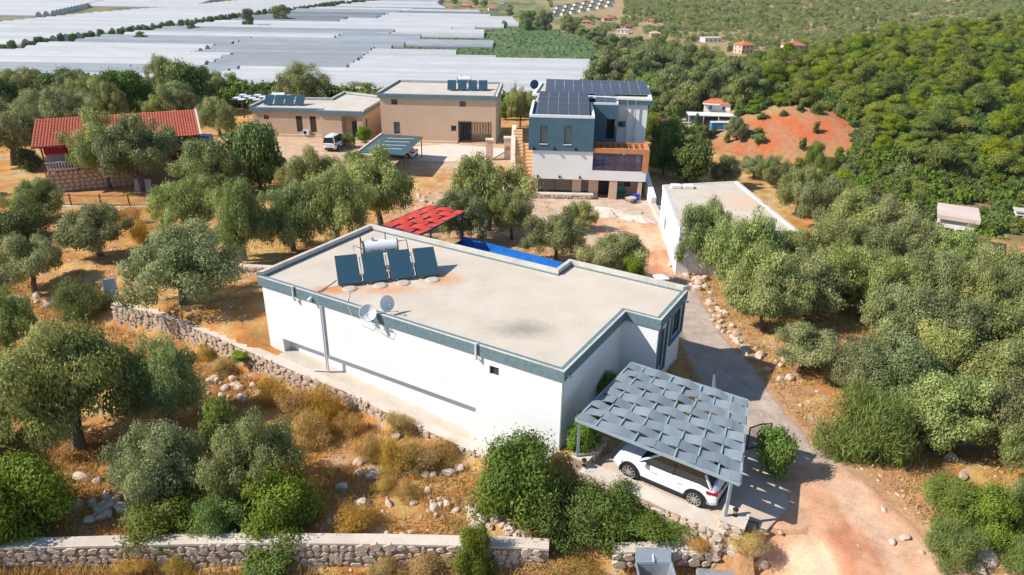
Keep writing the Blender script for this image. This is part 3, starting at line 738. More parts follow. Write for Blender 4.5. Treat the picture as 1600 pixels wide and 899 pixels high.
# concrete strip between that wall and the house
mb = MB()
for i in range(3, len(RW)-1):
    (ax, ay), (bx, by) = RW[i], RW[i+1]
    mb.hexa([(ax, ay, -2), (bx, by, -2), (bx+.9, by+1.5, -2), (ax+.9, ay+1.5, -2)],
            [(ax+.15, ay+.25, rwz(ax, ay)), (bx+.15, by+.25, rwz(bx, by)), (bx+.9, by+1.5, rwz(bx, by)+.01), (ax+.9, ay+1.5, rwz(ax, ay)+.01)])
kind(mb.build('concrete_path', mat('path_concrete', (.50, .42, .34), (.58, .50, .42), 1.2, .9, .2)), 'structure')
# foreground wall
FW = [(-22, 20.25, -1.3), (-19.3, 20.3, -1.3), (-15, 20.5, -1.25), (-10, 20.7, -1.2), (-4.8, 20.75, -1.2), (.2, 20.7, -1.2), (1.55, 20.6, -1.2)]
FW = [(x*1.04, y+.72, z) for x, y, z in FW]
stone_wall('boundary_wall', 'stone boundary wall with pale concrete coping across the foreground', FW, 1.35, .48, .1, 1, sw=.40, sh=.29, seed=5)
FW2 = [(4.2, 21.2, -1.2), (6.4, 21.25, -1.15), (8.9, 21.1, -1.1)]
bw2 = stone_wall('boundary_wall', 'short low stone wall ending at the gate pillar beside the steel bins', FW2, .75, .48, .1, 1, sw=.42, sh=.3, seed=8)
mb = MB(); p_ = atz(1097, 850, -1.09); mb.prism([(p_[0]-.62, p_[1]-.14), (p_[0]+.45, p_[1]-.2), (p_[0]+.75, p_[1]+.06), (p_[0]+.45, p_[1]+.2), (p_[0]-.6, p_[1]+.2)], -1.09, -1.05)
tag(mb.build('slate_slab', mat('slate', (.2, .22, .25), (.27, .29, .31), 3, .8, .3)), 'dark grey slate slab lying on the low wall', 'slab')
# carport parapet and pillars
PW = [tuple(atz(906, 736, .25)), tuple(atz(960, 757, .2)), tuple(atz(1050, 797, .12)), tuple(atz(1132, 832, .08))]
stone_wall('parking_wall', 'low stone retaining wall along the driver side of the white car', PW, [1.9, 1.9, 1.8, 1.4], .7, .09, 1, seed=11)
a_ = atz(916, 722, .5); b_ = atz(950, 684, .5)
stone_wall('planter_wall', 'stone wall between the hedge and the bonnet of the white car', [(a_[0], a_[1], .5), (b_[0], b_[1], .5)], .9, .75, .07, 1, seed=12)
def pillar(label, px, py, z, hgt, w=.62, rz=R(-30)):
    c = atz(px, py, z); t = thing('gate_pillar', label, 'pillar', (c[0], c[1], z-hgt), rz)
    MB().box(-w/2+.04, -w/2+.04, 0, w/2-.04, w/2-.04, hgt-.07).build('core', mortar, t)
    MB().box(-w/2-.03, -w/2-.03, hgt-.068, w/2+.03, w/2+.03, hgt).build('cap', cap_m, t)
    r = random.Random(3)
    for sd in range(4):
        a = sd*PI/2
        for j in range(int(hgt/.3)):
            for i in range(2):
                x = -w/4+i*w/2; q = Matrix.Rotation(a, 3, 'Z') @ Vector((x, -w/2+.04, 0))
                inst(STONES[r.randrange(9)], 'stone', t, (q.x, q.y, .15+j*.3), (0, r.uniform(-.2, .2), a), (w*.5, .12, .31))
    return (c[0], c[1], z)
def post_lamp(label, c):
    t = thing('post_lamp', label, 'lamp', c)
    MB().lathe([(.09, 0), (.1, .03), (.05, .06), (.045, .16)], seg=10).build('base', black_m, t)
    MB().lathe([(.05, .16), (.085, .17), (.09, .3), (.06, .31)], seg=8).build('lamp_glass', mat('amber_glass', (.35, .22, .08), rough=.25), t)
    MB().lathe([(.12, .3), (.11, .33), (.03, .4), (.01, .42)], seg=8).build('lamp_cap', black_m, t)
post_lamp('small black lamp on the stone gate pillar by the bins', pillar('stone gate pillar with pale cap at the end of the parking wall', 1148, 806, .55, 1.6, .95))
c_ = atz(912, 728, .36); post_lamp('small black lamp beside the left carport post', tuple(c_))
# meter stand: slim black frame beside the pillar
c_ = atz(1168, 850, -.6); t = thing('meter_stand', 'slim black metal frame standing beside the gate pillar', 'frame', tuple(c_), R(-20))
for x in (-.22, .22): MB().bar((x, 0, 0), (x, 0, 1.15), .05).build('upright', black_m, t)
for z in (.62, 1.12): MB().bar((-.2, 0, z), (.2, 0, z), .05).build('crossbar', black_m, t)
# wire gate leaf
c_ = atz(1166, 703, 0); t = thing('wire_gate', 'open black wire mesh gate leaf beside the carport', 'gate', tuple(c_), R(12))
for a, b2 in (((0, 0, .05), (0, 0, 1.2)), ((1.05, 0, .05), (1.05, 0, 1.3)), ((0, 0, 1.2), (.5, 0, 1.32)), ((.5, 0, 1.32), (1.05, 0, 1.3)), ((0, 0, .08), (1.05, 0, .08))): MB().bar(a, b2, .045).build('gate_frame', black_m, t)
mb = MB()
for i in range(1, 15): mb.bar((i*.07, 0, .1), (i*.07, 0, 1.24), .009)
for j in range(1, 16): mb.bar((.02, 0, .1+j*.072), (1.03, 0, .1+j*.072), .009)
kind(mb.build('wire_mesh', black_m, t), 'stuff')
# leaning board by the track
c_ = atz(1115, 607, 0); t = tag(MB().hexa([(-.08, -.04, 0), (.08, -.04, 0), (.08, .04, 0), (-.08, .04, 0)], [(-.04, .25, 1.0), (.04, .25, 1.0), (.04, .3, 1.0), (-.04, .3, 1.0)]).build('marker_post', mat('faded_wood', (.35, .22, .15), (.2, .25, .24), 3, .8), loc=tuple(c_)), 'short leaning marker post at the track behind the carport', 'post')
# chimney behind the right end of the house
t = thing('barbecue_chimney', 'white square chimney with a smoke opening behind the right end of the roof', 'chimney', hw(18.7, 11.75), HY)
MB().box(-.33, -.3, -.5, .33, .3, 3.85).build('shaft', white_wall, t)
for x in (-.29, .22):
    for y in (-.26, .19): MB().box(x, y, 3.853, x+.07, y+.07, 4.12).build('cap_support', white_wall, t)
MB().box(-.26, -.22, 3.853, .26, .22, 3.95).build('flue', black_m, t)
MB().lathe([(.5, 4.122), (.5, 4.18), (.05, 4.34), (.01, 4.345)], seg=4).build('cap', white_wall, t)
# pool behind the house
pa = atz(722, 378, .1); pb = atz(874, 418, .1); L_ = math.hypot(pb[0]-pa[0], pb[1]-pa[1])
t = thing('swimming_pool', 'narrow blue swimming pool behind the white house', 'pool', (pa[0], pa[1], -.05), math.atan2(pb[1]-pa[1], pb[0]-pa[0]))
pool_blue = mat('pool_blue', (.01, .12, .42), (.015, .16, .5), 1.5, .35, spec=.5)
for b6 in ((-.2, 0, -.3, L_+.2, .12, .55), (-.2, -3.4, -.3, L_+.2, -3.28, .2), (-.2, -3.277, -.3, -.08, -.003, .2), (L_+.08, -3.277, -.3, L_+.2, -.003, .2)): MB().box(*b6).build('basin_wall', pool_blue, t)
MB().box(-.077, -3.277, -.25, L_+.077, -.003, .05).build('water', mat('pool_water', (.01, .16, .45), rough=.03, spec=.8), t)
mb = MB(); mb.prism([hw(3.5, 9.3)[:2], hw(13.2, 9.3)[:2], hw(13.2, 12.0)[:2], hw(3.5, 14.5)[:2]], -1, .03)
kind(mb.build('terrace', mat('terrace_tile', (.55, .52, .5), (.62, .6, .57), 2, .7)), 'structure')
# steel bins in front
def bin_(label, px, py, z, rz, lid):
    c = atz(px, py, z); t = thing('refuse_bin', label, 'bin', (c[0], c[1], z-1.2), rz)
    b0, b1 = (.58, .42), (.68, .52)
    for s in (((-1, -1), (1, -1)), ((1, -1), (1, 1)), ((1, 1), (-1, 1)), ((-1, 1), (-1, -1))):
        (ax, ay), (bx, by) = s
        bot = [Vector((ax*b0[0], ay*b0[1], .15)), Vector((bx*b0[0], by*b0[1], .15))]; top = [Vector((ax*b1[0], ay*b1[1], 1.1)), Vector((bx*b1[0], by*b1[1], 1.1))]
        ins = Vector((-(ax+bx)/2*.03, -(ay+by)/2*.03, 0))
        MB().hexa([bot[0], bot[1], bot[1]+ins, bot[0]+ins], [top[0], top[1], top[1]+ins, top[0]+ins]).build('side_panel', galv, t)
    MB().box(-b0[0], -b0[1], .13, b0[0], b0[1], .15).build('floor_panel', galv, t)
    for a, b2 in (((-.7, -.54, 1.12), (.7, -.54, 1.12)), ((-.7, .54, 1.12), (.7, .54, 1.12)), ((-.7, -.51, 1.12), (-.7, .51, 1.12)), ((.7, -.51, 1.12), (.7, .51, 1.12))): MB().bar(a, b2, .06).build('rim', galv, t)
    for x in (-.5, .5):
        for y in (-.35, .35): MB().lathe([(.09, -.03), (.09, .03)], (x, y, .07), 10, 'x').build('castor', black_m, t)
    if lid == 'open':
        MB().hexa([(-.7, .56, 1.14), (.7, .56, 1.14), (.7, .6, 1.14), (-.7, .6, 1.14)], [(-.7, .78, 1.62), (.7, .78, 1.62), (.7, .82, 1.6), (-.7, .82, 1.6)]).build('lid', galv, t)
        MB().tube([(0, .5, 1.16), (0, .82, 1.5)], .05, 8).build('hinge', galv, t)
    else:
        q = MB()
        pr = [(-.56, 1.15), (-.5, 1.26), (-.2, 1.33), (.2, 1.33), (.5, 1.26), (.56, 1.15)]
        for i in range(5):
            q.quad((-.7, pr[i][0], pr[i][1]), (.7, pr[i][0], pr[i][1]), (.7, pr[i+1][0], pr[i+1][1]), (-.7, pr[i+1][0], pr[i+1][1]))
        q.quad(*[(-.7, a, b2) for a, b2 in pr]); q.quad(*[(.7, a, b2) for a, b2 in pr]); q.quad((-.7, -.56, 1.15), (.7, -.56, 1.15), (.7, .56, 1.15), (-.7, .56, 1.15))
        q.build('lid', galv, t)
bin_('open galvanised steel refuse bin below the low wall', 1026, 893, -1.25, R(2), 'open')
bin_('galvanised steel refuse bin with closed rounded lid', 1121, 908, -1.2, R(-6), 'shut')

# ------------------------------------------------------------------ cars
tyre_m = mat('tyre', (.015, .015, .016), rough=.85); rim_m = mat('alloy', (.45, .44, .43), rough=.35, metal=.7)
car_white = mat('car_white', (.72, .74, .77), rough=.22, spec=.6); car_glass = mat('car_glass', (.02, .03, .035), rough=.06, spec=.8)
red_lamp = mat('tail_lamp', (.28, .01, .02), rough=.2); clad = mat('black_cladding', (.02, .02, .022), rough=.7); head_m = mat('headlamp', (.5, .52, .55), rough=.1)
def loft(q, secs):
    n = len(secs[0]); i0 = len(q.v)
    for s in secs: q.v += [tuple(p) for p in s]
    for a in range(len(secs)-1):
        for k in range(n-1):
            i = i0+a*n+k; q.f.append((i, i+1, i+n+1, i+n))
    q.f.append(tuple(i0+k for k in range(n))); q.f.append(tuple(i0+(len(secs)-1)*n+k for k in reversed(range(n))))
def car(label, loc, rz, paint=None, kindc='suv', detail=True, group=None, name='parked_car', cat='car'):
    """x forward, origin on the ground under the middle"""
    paint = paint or car_white; t = thing(name, label, cat, loc, rz, group)
    if kindc == 'suv': L, W, zb, zr, wb, wr = 4.6, 1.88, 1.02, 1.64, 1.445, .365
    elif kindc == 'van': L, W, zb, zr, wb, wr = 4.4, 1.8, 1.05, 1.82, 1.35, .33
    else: L, W, zb, zr, wb, wr = 4.5, 1.8, .88, 1.45, 1.33, .32
    h = L/2; hw_ = W/2
    if kindc == 'suv': top = [(-h, .62), (-h+.05, .88), (-h+.22, 1.06), (-1.5, 1.08), (-.2, 1.03), (.85, 1.03), (1.3, .98), (1.9, .88), (h-.12, .74), (h, .55)]
    elif kindc == 'van': top = [(-h, .7), (-h+.04, 1.0), (-h+.1, 1.08), (-1.5, 1.08), (0, 1.05), (.9, 1.05), (1.3, 1.0), (1.8, .9), (h-.1, .75), (h, .55)]
    else: top = [(-h, .6), (-h+.05, .85), (-h+.3, .95), (-1.5, .95), (-.2, .9), (.85, .88), (1.3, .84), (1.9, .76), (h-.12, .65), (h, .5)]
    secs = []
    for x, z in top:
        e = 1-.16*max(0, (abs(x)-(h-.75))/.75)**2
        w = hw_*e
        zl = .24+.1*max(0, (abs(x)-(h-.3))/.3)
        secs.append([(x, -w*.93, zl), (x, -w, zl+.16), (x, -w, z*.72), (x, -w*.955, z-.05), (x, -w*.86, z), (x, 0, z+.03), (x, w*.86, z), (x, w*.955, z-.05), (x, w, z*.72), (x, w, zl+.16), (x, w*.93, zl)])
    q = MB(); loft(q, secs); body = q.build('body', paint, t, smooth=False)
    m_ = body.modifiers.new('bevel', 'BEVEL'); m_.width = .035; m_.segments = 2; m_.limit_method = 'ANGLE'; m_.angle_limit = R(18)
    for p in body.data.polygons: p.use_smooth = True
    # cabin
    if kindc == 'suv': cab = [(-h+.28, zb+.02), (-h+.62, zr-.12), (-h+.95, zr-.01), (-.3, zr), (.25, zr-.03), (1.12, zb)]
    elif kindc == 'van': cab = [(-h+.06, zb), (-h+.14, zr-.05), (-h+.3, zr), (.1, zr), (.55, zr-.06), (1.25, zb)]
    else: cab = [(-h+.55, zb), (-h+1.1, zr-.12), (-h+1.5, zr-.01), (-.1, zr), (.3, zr-.04), (1.2, zb)]
    def cw(z): return hw_*.9 - (z-zb)*.28
    q = MB(); secs = []
    for x, z in cab:
        w = cw(z); secs.append([(x, -cw(zb), zb-.02), (x, -w, max(z, zb)), (x, w, max(z, zb)), (x, cw(zb), zb-.02)])
    loft(q, secs); g = q.build('windows', car_glass, t)
    # roof skin and pillars in paint
    q = MB()
    r_ = [c for c in cab if c[1] > zr-.13]
    secs = [[(x, -cw(z)*.985, z-.035), (x, -cw(z)*.93, z+.012), (x, 0, z+.03), (x, cw(z)*.93, z+.012), (x, cw(z)*.985, z-.035)] for x, z in r_]
    loft(q, secs); q.build('roof', paint, t, smooth=True)
    for sy in (-1, 1):
        for (x0, z0), (x1, z1) in ((cab[-1], cab[-2]), (cab[0], cab[1])):
            MB().bar((x0, sy*cw(z0)*.985, z0), (x1, sy*cw(z1)*.985, z1), .09, .05).build('pillar', paint, t)
        xm = -.35
        MB().bar((xm-.05, sy*(cw(zb)+.006), zb), (xm-.12, sy*(cw(zr)+.004), zr-.03), .05, .03).build('pillar', clad, t)
        MB().bar((-h+1.1, sy*(cw(zr-.06)), zr+.02), (.25, sy*cw(zr-.06), zr+.02), .035).build('roof_rail', galv if kindc == 'suv' else paint, t)
        if detail:
            MB().lathe([(.03, -.1), (.1, -.06), (.1, .06), (.03, .1)], (.78, sy*(hw_+.06), zb+.05), 10, 'x').build('mirror', paint, t)
            q = MB(); q.hexa([(h-.42, sy*hw_*.99, .62), (h-.05, sy*hw_*.80, .60), (h-.1, sy*hw_*.6, .6), (h-.42, sy*hw_*.9, .62)], [(h-.5, sy*hw_*.985, .79), (h-.12, sy*hw_*.80, .71), (h-.16, sy*hw_*.6, .72), (h-.5, sy*hw_*.88, .8)])
            q.build('headlight', head_m, t)
            q = MB(); q.hexa([(-h+.42, sy*(hw_+.012), .84), (-h-.015, sy*hw_*.82, .78), (-h+.05, sy*hw_*.6, .78), (-h+.4, sy*hw_*.9, .84)], [(-h+.45, sy*(hw_-.02), .94), (-h+.0, sy*hw_*.82, .92), (-h+.06, sy*hw_*.6, .92), (-h+.42, sy*hw_*.86, .94)])
            q.build('tail_light', red_lamp, t)
            for xd in (.35, -.75): MB().box(xd-.1, sy*hw_-.005 if sy > 0 else -hw_-.025, .8, xd+.1, sy*hw_+.025 if sy > 0 else -hw_+.005, .83).build('door_handle', galv, t)
            MB().bar((-wb+.45, sy*(hw_-.01), .3), (wb-.45, sy*(hw_-.01), .3), .06, .14).build('sill', clad, t)
        for x in (-wb, wb):
            q = MB(); a0 = [(x+math.cos(a)*(wr+.085), sy*(hw_+.006), wr+math.sin(a)*(wr+.085)) for a in np.linspace(-.25, PI+.25, 13)]
            for k in range(12): q.bar(a0[k], a0[k+1], .05, .1, (0, 1, 0))
            q.quad(*[(x+math.cos(a)*(wr+.05), sy*(hw_+.004), max(.16, wr+math.sin(a)*(wr+.05))) for a in np.linspace(0, 2*PI, 20, endpoint=False)])
            q.build('wheel_arch', clad, t)
            w = MB().lathe([(wr-.06, -.11), (wr, -.08), (wr, .08), (wr-.06, .11), (.12, .112)], (0, 0, 0), 22, 'y').build('wheel', tyre_m, t)
            w.location = (x, sy*(hw_-.07), wr)
            q = MB()
            for k in range(10 if detail else 5):
                a = 2*PI*k/(10 if detail else 5); q.bar((math.cos(a)*.06, sy*.115, math.sin(a)*.06), (math.cos(a+.12)*(wr-.1), sy*.115, math.sin(a+.12)*(wr-.1)), .045, .02, (0, 1, 0))
            q.lathe([(.07, sy*.1), (.07, sy*.13)], seg=10, axis='y'); q.lathe([(wr-.11, sy*.1), (wr-.07, sy*.125), (wr-.065, sy*.1)], seg=20, axis='y')
            q.build('rim', rim_m, w)
    if detail:
        MB().box(-h-.02, -hw_*.62, .28, -h+.12, hw_*.62, .5).build('rear_bumper', clad, t)
        MB().box(h-.1, -hw_*.6, .26, h+.015, hw_*.6, .48).build('front_grille', clad, t)
        MB().box(-h-.03, -.26, .66, -h+.03, .26, .77).build('number_plate', white_metal, t)
        MB().bar((-h+.02, -hw_*.6, .86), (-h+.02, hw_*.6, .86), .05, .04).build('light_bar', red_lamp, t)
    return t
fa = atz(984.8, 736.3, .37); ra = atz(1085.4, 779.1, .37)
ang = math.atan2(fa[1]-ra[1], fa[0]-ra[0]); mid = (fa+ra)/2; lf = np.array([-math.sin(ang), math.cos(ang)])
car('white SUV parked nose-in under the grey woven carport', (mid[0]-lf[0]*.86, mid[1]-lf[1]*.86, .04), ang)

# leaning panel at the left end of the garden wall
c_ = G(178, 474); t = thing('leaning_screen', 'pale blue and white panel leaning at the left end of the garden wall', 'screen', tuple(c_), R(30))
MB().hexa([(-.35, 0, 0), (.35, 0, 0), (.35, .06, 0), (-.35, .06, 0)], [(-.35, .55, 1.5), (.35, .55, 1.5), (.35, .61, 1.5), (-.35, .61, 1.5)]).build('sheet', mat('pale_blue_sheet', (.35, .42, .5), rough=.5), t)
for x in (-.38, .38): MB().bar((x, 0, 0), (x, .58, 1.55), .07).build('edge_board', white_metal, t)
# heaps of building sand before the villa
def mound(label, px, py, rx, ry, h, m, seed):
    c = G(px, py); v = []; f = []; nr, ns = 7, 22; r = np.random.RandomState(seed)
    for i in range(nr+1):
        k = i/nr
        for j in range(ns):
            a = 2*PI*j/ns; w = 1+.22*math.sin(3*a+seed)+.12*math.sin(7*a); x, y = rx*k*w*math.cos(a), ry*k*w*math.sin(a)
            v.append((x, y, TQ(c[0]+x, c[1]+y)-c[2]+h*(1-k**1.3)*(1+.25*r.randn()*k*(1-k))-.03*(i == nr)))
    for i in range(nr):
        for j in range(ns): f.append((i*ns+j, i*ns+(j+1) % ns, (i+1)*ns+(j+1) % ns, (i+1)*ns+j))
    me = bpy.data.meshes.new('sand_heap'); me.from_pydata([tuple(map(float, q)) for q in v], [], f); me.materials.append(m); tag(inst(me, 'sand_heap', None, tuple(c)), label, 'heap')
sand = mat('pale_sand', (.56, .46, .38), (.64, .55, .47), 2.5, .95, .6, 9)
mound('larger pale heap of building sand before the villa porch', 952, 334, 2.6, 1.9, .55, sand, 2)
mound('smaller pale heap of rubble sand right of the larger one', 1000, 343, 1.7, 1.6, .4, sand, 5)
# ------------------------------------------------------------------ beige houses behind
beige = mat('beige_render', (.54, .385, .27), (.58, .42, .30), .6, .9, .06, 50, c3=(.5, .355, .25), s3=.2)
beige_lt = mat('pale_beige', (.55, .42, .31), (.6, .47, .36), .6, .9)
roof_screed = mat('plain_screed', (.48, .42, .35), (.56, .50, .43), .5, .92, .1, 9)
def flat_house(label, name, loc, rz, poly, h, fasc, wallm, holes, fm=None, over=.25, rim=.25, rim_edges=None, roofm=None, base=-1.0):
    t = thing(name, label, 'house', loc, rz); n = len(poly)
    mb = MB()
    for i in range(n): facade(mb, poly[i], poly[(i+1) % n], base, h-fasc, holes.get(i, []), .16)
    mb.build('wall', wallm, t)
    op = inset_poly(poly, -over)
    q = MB(); ring(q, op, .3+over, h-fasc-.003, h); q.build('fascia', fm or fascia_m, t)
    rf = MB().prism(inset_poly(poly, .052), h-fasc, h-.04).build('roof', roofm or roof_screed, t)
    if rim: ring(MB(), op, .25, h+.003, h+rim, rim_edges).build('parapet', edge_m, rf)
    return t
B2 = (-17.75, 95.3, -2.4)
poly = [(0, 0), (15.3, 0), (15.3, 10.3), (.6, 10.3)]
ho = {0: [(1.5, 2.35, 4.75, 5.45), (10.55, 11.35, 4.7, 5.4), (1.65, 2.5, .9, 2.5), (9.35, 10.05, 1.45, 2.2), (10.3, 14.75, .02, 2.75, 1.6)], 1: [(6, 7.2, 1, 2.4)]}
t = flat_house('two storey beige house with a dark slatted entrance', 'beige_house', B2, R(-2.8), poly, 6.15, .5, beige, ho, rim_edges=(1, 2, 3))
for h in ho[0][:4]: window(t, poly[0], poly[1], h, glass_blue, frame_grey, .16)
window(t, poly[1], poly[2], ho[1][0], glass_blue, frame_grey, .16)
MB().quad((10.3, 1.58, 0), (14.75, 1.58, 0), (14.75, 1.58, 2.76), (10.3, 1.58, 2.76)).build('entrance_wall', beige, t)
d_ = MB().box(10.45, 1.45, .02, 11.9, 1.57, 2.3).build('door', frame_dark, t); MB().box(11.7, 1.4, 1.0, 11.75, 1.45, 1.3).build('handle', galv, d_)
for i in range(12): MB().box(10.42+i*.37, -.04, 0 if i < 5 else 1.2+.0*i, 10.50+i*.37, .1, 2.9).build('slat', frame_dark if i < 5 else beige, t)
MB().box(-.2, -.35, -1.2, 10.2, -.005, .12).build('plinth', beige_lt, t)
_hb = atz(699, 142, 3.75); solar_heater('solar water heater on the two storey beige house roof', (_hb[0], _hb[1], 3.72), R(3), 1.3, 2.4, 1.15, near=False, feet=False)
B1 = (-35.6, 97.6, -2.35)
poly = [(0, 0), (9.6, 0), (9.6, -1.1), (15.4, -1.3), (16.2, 9), (9.5, 12.2), (9.2, 6.8), (.1, 6.2)]
ho = {0: [(1.5, 2.2, 2.05, 2.6), (5.9, 6.75, .45, 2.6), (7.8, 8.65, .45, 2.6)], 2: [(2.9, 5.0, .02, 2.95, 1.3)], 3: [(1.3, 1.9, 1.2, 2.4)]}
t = flat_house('single storey beige house with two tall windows and an air conditioner', 'beige_house', B1, R(-2.6), poly, 3.65, .48, beige, ho, rim_edges=(3, 4, 5, 6, 7))
for h in ho[0]: window(t, poly[0], poly[1], h, glass_dark, frame_dark, .16)
window(t, poly[3], poly[4], ho[3][0], glass_dark, frame_dark, .16)
MB().quad((12.3, .05, 0), (14.8, .0, 0), (14.8, .0, 2.98), (12.3, .05, 2.98)).build('porch_wall', beige, t)
d_ = MB().box(13.6, -.12, .02, 14.4, -.02, 2.1).build('door', frame_dark, t)
MB().box(-.05, -.25, -.9, 9.5, -.005, .1).build('plinth', beige_lt, t)
ac = MB().box(6.8, -.42, .15, 7.65, -.08, .8).build('air_conditioner', white_metal, t)
MB().lathe([(.24, -.43), (.24, -.425), (.02, -.44)], (7.1, 0, .48), 14, 'y').build('fan_grille', clad, ac)
_hb = atz(412, 165, 1.3); solar_heater('solar water heater on the left end of the single storey beige house roof', (_hb[0], _hb[1], 1.27), R(2), .6, 2.3, 1.0, near=False, feet=False)
# stone apron walls in front of the beige houses
# concrete court between them
mb = MB(); c4 = [tuple(atz(*p, -2.3)[:2]) for p in ((640, 250), (760, 252), (795, 232), (700, 224), (560, 236))]
mb.prism(c4, -3.4, [Tz(*p)+.10 for p in c4]); kind(mb.build('courtyard', mat('court_concrete', (.60, .49, .4), (.67, .57, .48), .5, .9)), 'structure')
# green carport of the beige house
t = thing('flat_carport', 'dark green sheet carport with pale light strips beside the beige houses', 'carport', (-14.3, 82.8, -1.9), R(-4))
gc = [(-3.0, -4.4), (2.5, -5.0), (2.9, 4.0), (-2.5, 4.9)]
gz = 1.95
MB().prism(gc, gz, gz+.1).build('roof_sheet', mat('green_sheet', (.035, .075, .075), (.05, .1, .1), .6, .35, spec=.5), t)
for i in range(4): MB().box(-1.2+.1*i, 2.6-1.7*i, gz+.103, 2.0-.1*i, 2.75-1.7*i, gz+.115).build('light_strip', white_metal, t)
for x, y in ((-2.8, -4.2), (2.35, -4.7), (2.7, 3.8), (-2.4, 4.6)): MB().bar((x, y, -.6), (x, y, gz), .1).build('post', frame_dark, t)
MB().bar((-2.9, -4.4, gz+.1), (-2.4, 4.9, gz+.1), .25, .2).build('edge_beam', beige_lt, t)
c_ = G(640, 249); car('white sedan half hidden under the dark green carport', (c_[0]-1.4, c_[1]+.9, c_[2]+.05), R(168), kindc='sedan', detail=True)
c_ = G(513, 236); car('white van parked before the single storey beige house', (c_[0]+.6, c_[1]+1.6, c_[2]+.05), R(82), kindc='van', detail=True, cat='van', name='parked_van')
# pergola roof behind the left beige house
t = thing('striped_pergola', 'white and dark striped pergola roof behind the left beige house', 'pergola', (-41, 104, -2.5))
for i in range(7):
    for j in range(4): MB().box(i*1.1, j*1.2, 3.5+.05*((i+j) % 2), i*1.1+.95, j*1.2+1.1, 3.56+.05*((i+j) % 2)).build('woven_panel', white_metal if (i+j) % 2 else frame_dark, t)
for x in (.1, 7.4):
    for y in (.1, 4.6): MB().bar((x, y, 0), (x, y, 3.5), .12).build('post', frame_dark, t)
# gate pillars between beige house and villa
for lab, px, py, hgt in (('stone gate pillar nearest the beige house entrance', 765, 250, 2.6), ('stone gate pillar with a round plaque beside the villa stairs', 793, 248, 2.7)):
    c_ = G(px, py); t = thing('courtyard_pillar', lab, 'pillar', tuple(c_))
    MB().box(-.42, -.4, -.3, .42, .4, hgt-.2).build('shaft', mat('pink_stone', (.55, .40, .31), (.62, .47, .38), 2.5, .9, .4, 12), t)
    MB().box(-.5, -.48, hgt-.197, .5, .48, hgt).build('cap', cap_m, t)
    if 'plaque' in lab: MB().lathe([(.27, -.44), (.27, -.40)], (0, 0, 1.4), 18, 'y').build('plaque', mat('terracotta', (.40, .16, .08), rough=.8), t)

# ------------------------------------------------------------------ villa with solar roof
VO = (1.45, 71.0, -2.5)
villa = thing('grey_white_villa', 'three storey white and slate grey villa with solar panels on its roof', 'house', VO, R(-3.6))
slate_w = mat('slate_render', (.06, .125, .165), (.08, .15, .19), .5, .8, .05, 40)
vwhite = mat('villa_white', (.76, .75, .72), (.80, .79, .76), .5, .9)
orange = mat('orange_timber', (.52, .20, .07), (.58, .25, .10), 1.5, .6)
def prism_wall(name, poly, z0, z1, m, holes={}, parent=villa, close=True):
    mb = MB(); n = len(poly)
    for i in range(n): facade(mb, poly[i], poly[(i+1) % n], z0, z1, holes.get(i, []), .16)
    if close: mb.quad(*[(*p, z1) for p in poly]); mb.quad(*[(*p, z0) for p in reversed(poly)])
    return mb.build(name, m, parent)
# ground floor
gh = {0: [(.55, 4.05, .35, 2.0), (5.0, 5.75, .5, 2.0), (6.75, 8.3, .02, 2.06, 1.5)]}
gp = [(.5, .55), (8.8, .55), (8.8, 9.5), (.5, 9.5)]
prism_wall('ground_floor', gp, -1.2, 2.12, beige, gh)
window(villa, gp[0], gp[1], gh[0][0], mat('painted_reflection_glass', (.10, .085, .07), rough=.12, spec=.7), frame_dark, .16, mull=(2.3,)); window(villa, gp[0], gp[1], gh[0][1], glass_dark, frame_dark, .16)  # large pane: paler base colour stands in for reflected light
MB().quad((7.2, 2.04, 0), (8.85, 2.04, 0), (8.85, 2.04, 2.1), (7.2, 2.04, 2.1)).build('doorway', frame_dark, villa)
for x0, x1 in ((8.35, 9.15), (11.25, 11.65)): MB().box(x0, .05, -.6, x1, .54, 2.12).build('column', beige, villa)
MB().box(8.8, 2.2, -.6, 11.7, 2.35, 2.12).build('porch_wall', beige, villa)
MB().box(10.05, 2.12, .95, 10.7, 2.197, 1.4).build('porch_window', frame_dark, villa)
MB().box(7.0, -.2, -.8, 12.0, 4.6, -.02).build('porch_floor', concrete, villa)
# white middle storey
mp = [(.42, 0), (6.5, 0), (6.5, 9), (.42, 9)]
prism_wall('middle_floor', mp, 2.13, 5.05, vwhite)
MB().box(6.503, 0, 2.13, 11.95, .22, 3.15).build('terrace_parapet', vwhite, villa)
MB().box(11.75, .223, 2.13, 11.95, 7.4, 3.15).build('terrace_parapet', vwhite, villa)
MB().box(6.503, .223, 2.13, 11.747, 7.6, 2.6).build('terrace_floor', mat('terrace_blue', (.06, .10, .16), rough=.5), villa)
for i, x in enumerate((1.0, 3.25, 5.3)): MB().box(x-.08, -.16, 2.25, x+.08, -.003, 2.5).build('wall_light', black_m, villa)
# balustrade glass with red bars
redbar = mat('red_bar', (.20, .035, .025), rough=.5)
gl2 = mat('balustrade_glass', (.012, .045, .10), rough=.05, spec=.8)
for i in range(5):
    x0 = 6.6+i*1.03; g_ = MB().box(x0, .08, 3.17, x0+.98, .1, 4.75).build('balustrade_pane', gl2, villa)
for x in (6.55, 8.65, 10.2, 11.75): MB().bar((x, .06, 3.15), (x, .06, 4.85), .07).build('balustrade_post', redbar, villa)
for z in (3.2, 3.95, 4.8): MB().bar((6.6, .03, z), (11.75, .03, z), .055).build('balustrade_rail', redbar, villa)
ch = MB().box(9.3, .3, 3.15, 10.15, .9, 3.7); ch.hexa([(9.45, .3, 3.7), (10.0, .3, 3.7), (10.0, .9, 3.7), (9.45, .9, 3.7)], [(9.58, .4, 4.9), (9.87, .4, 4.9), (9.87, .8, 4.9), (9.58, .8, 4.9)])
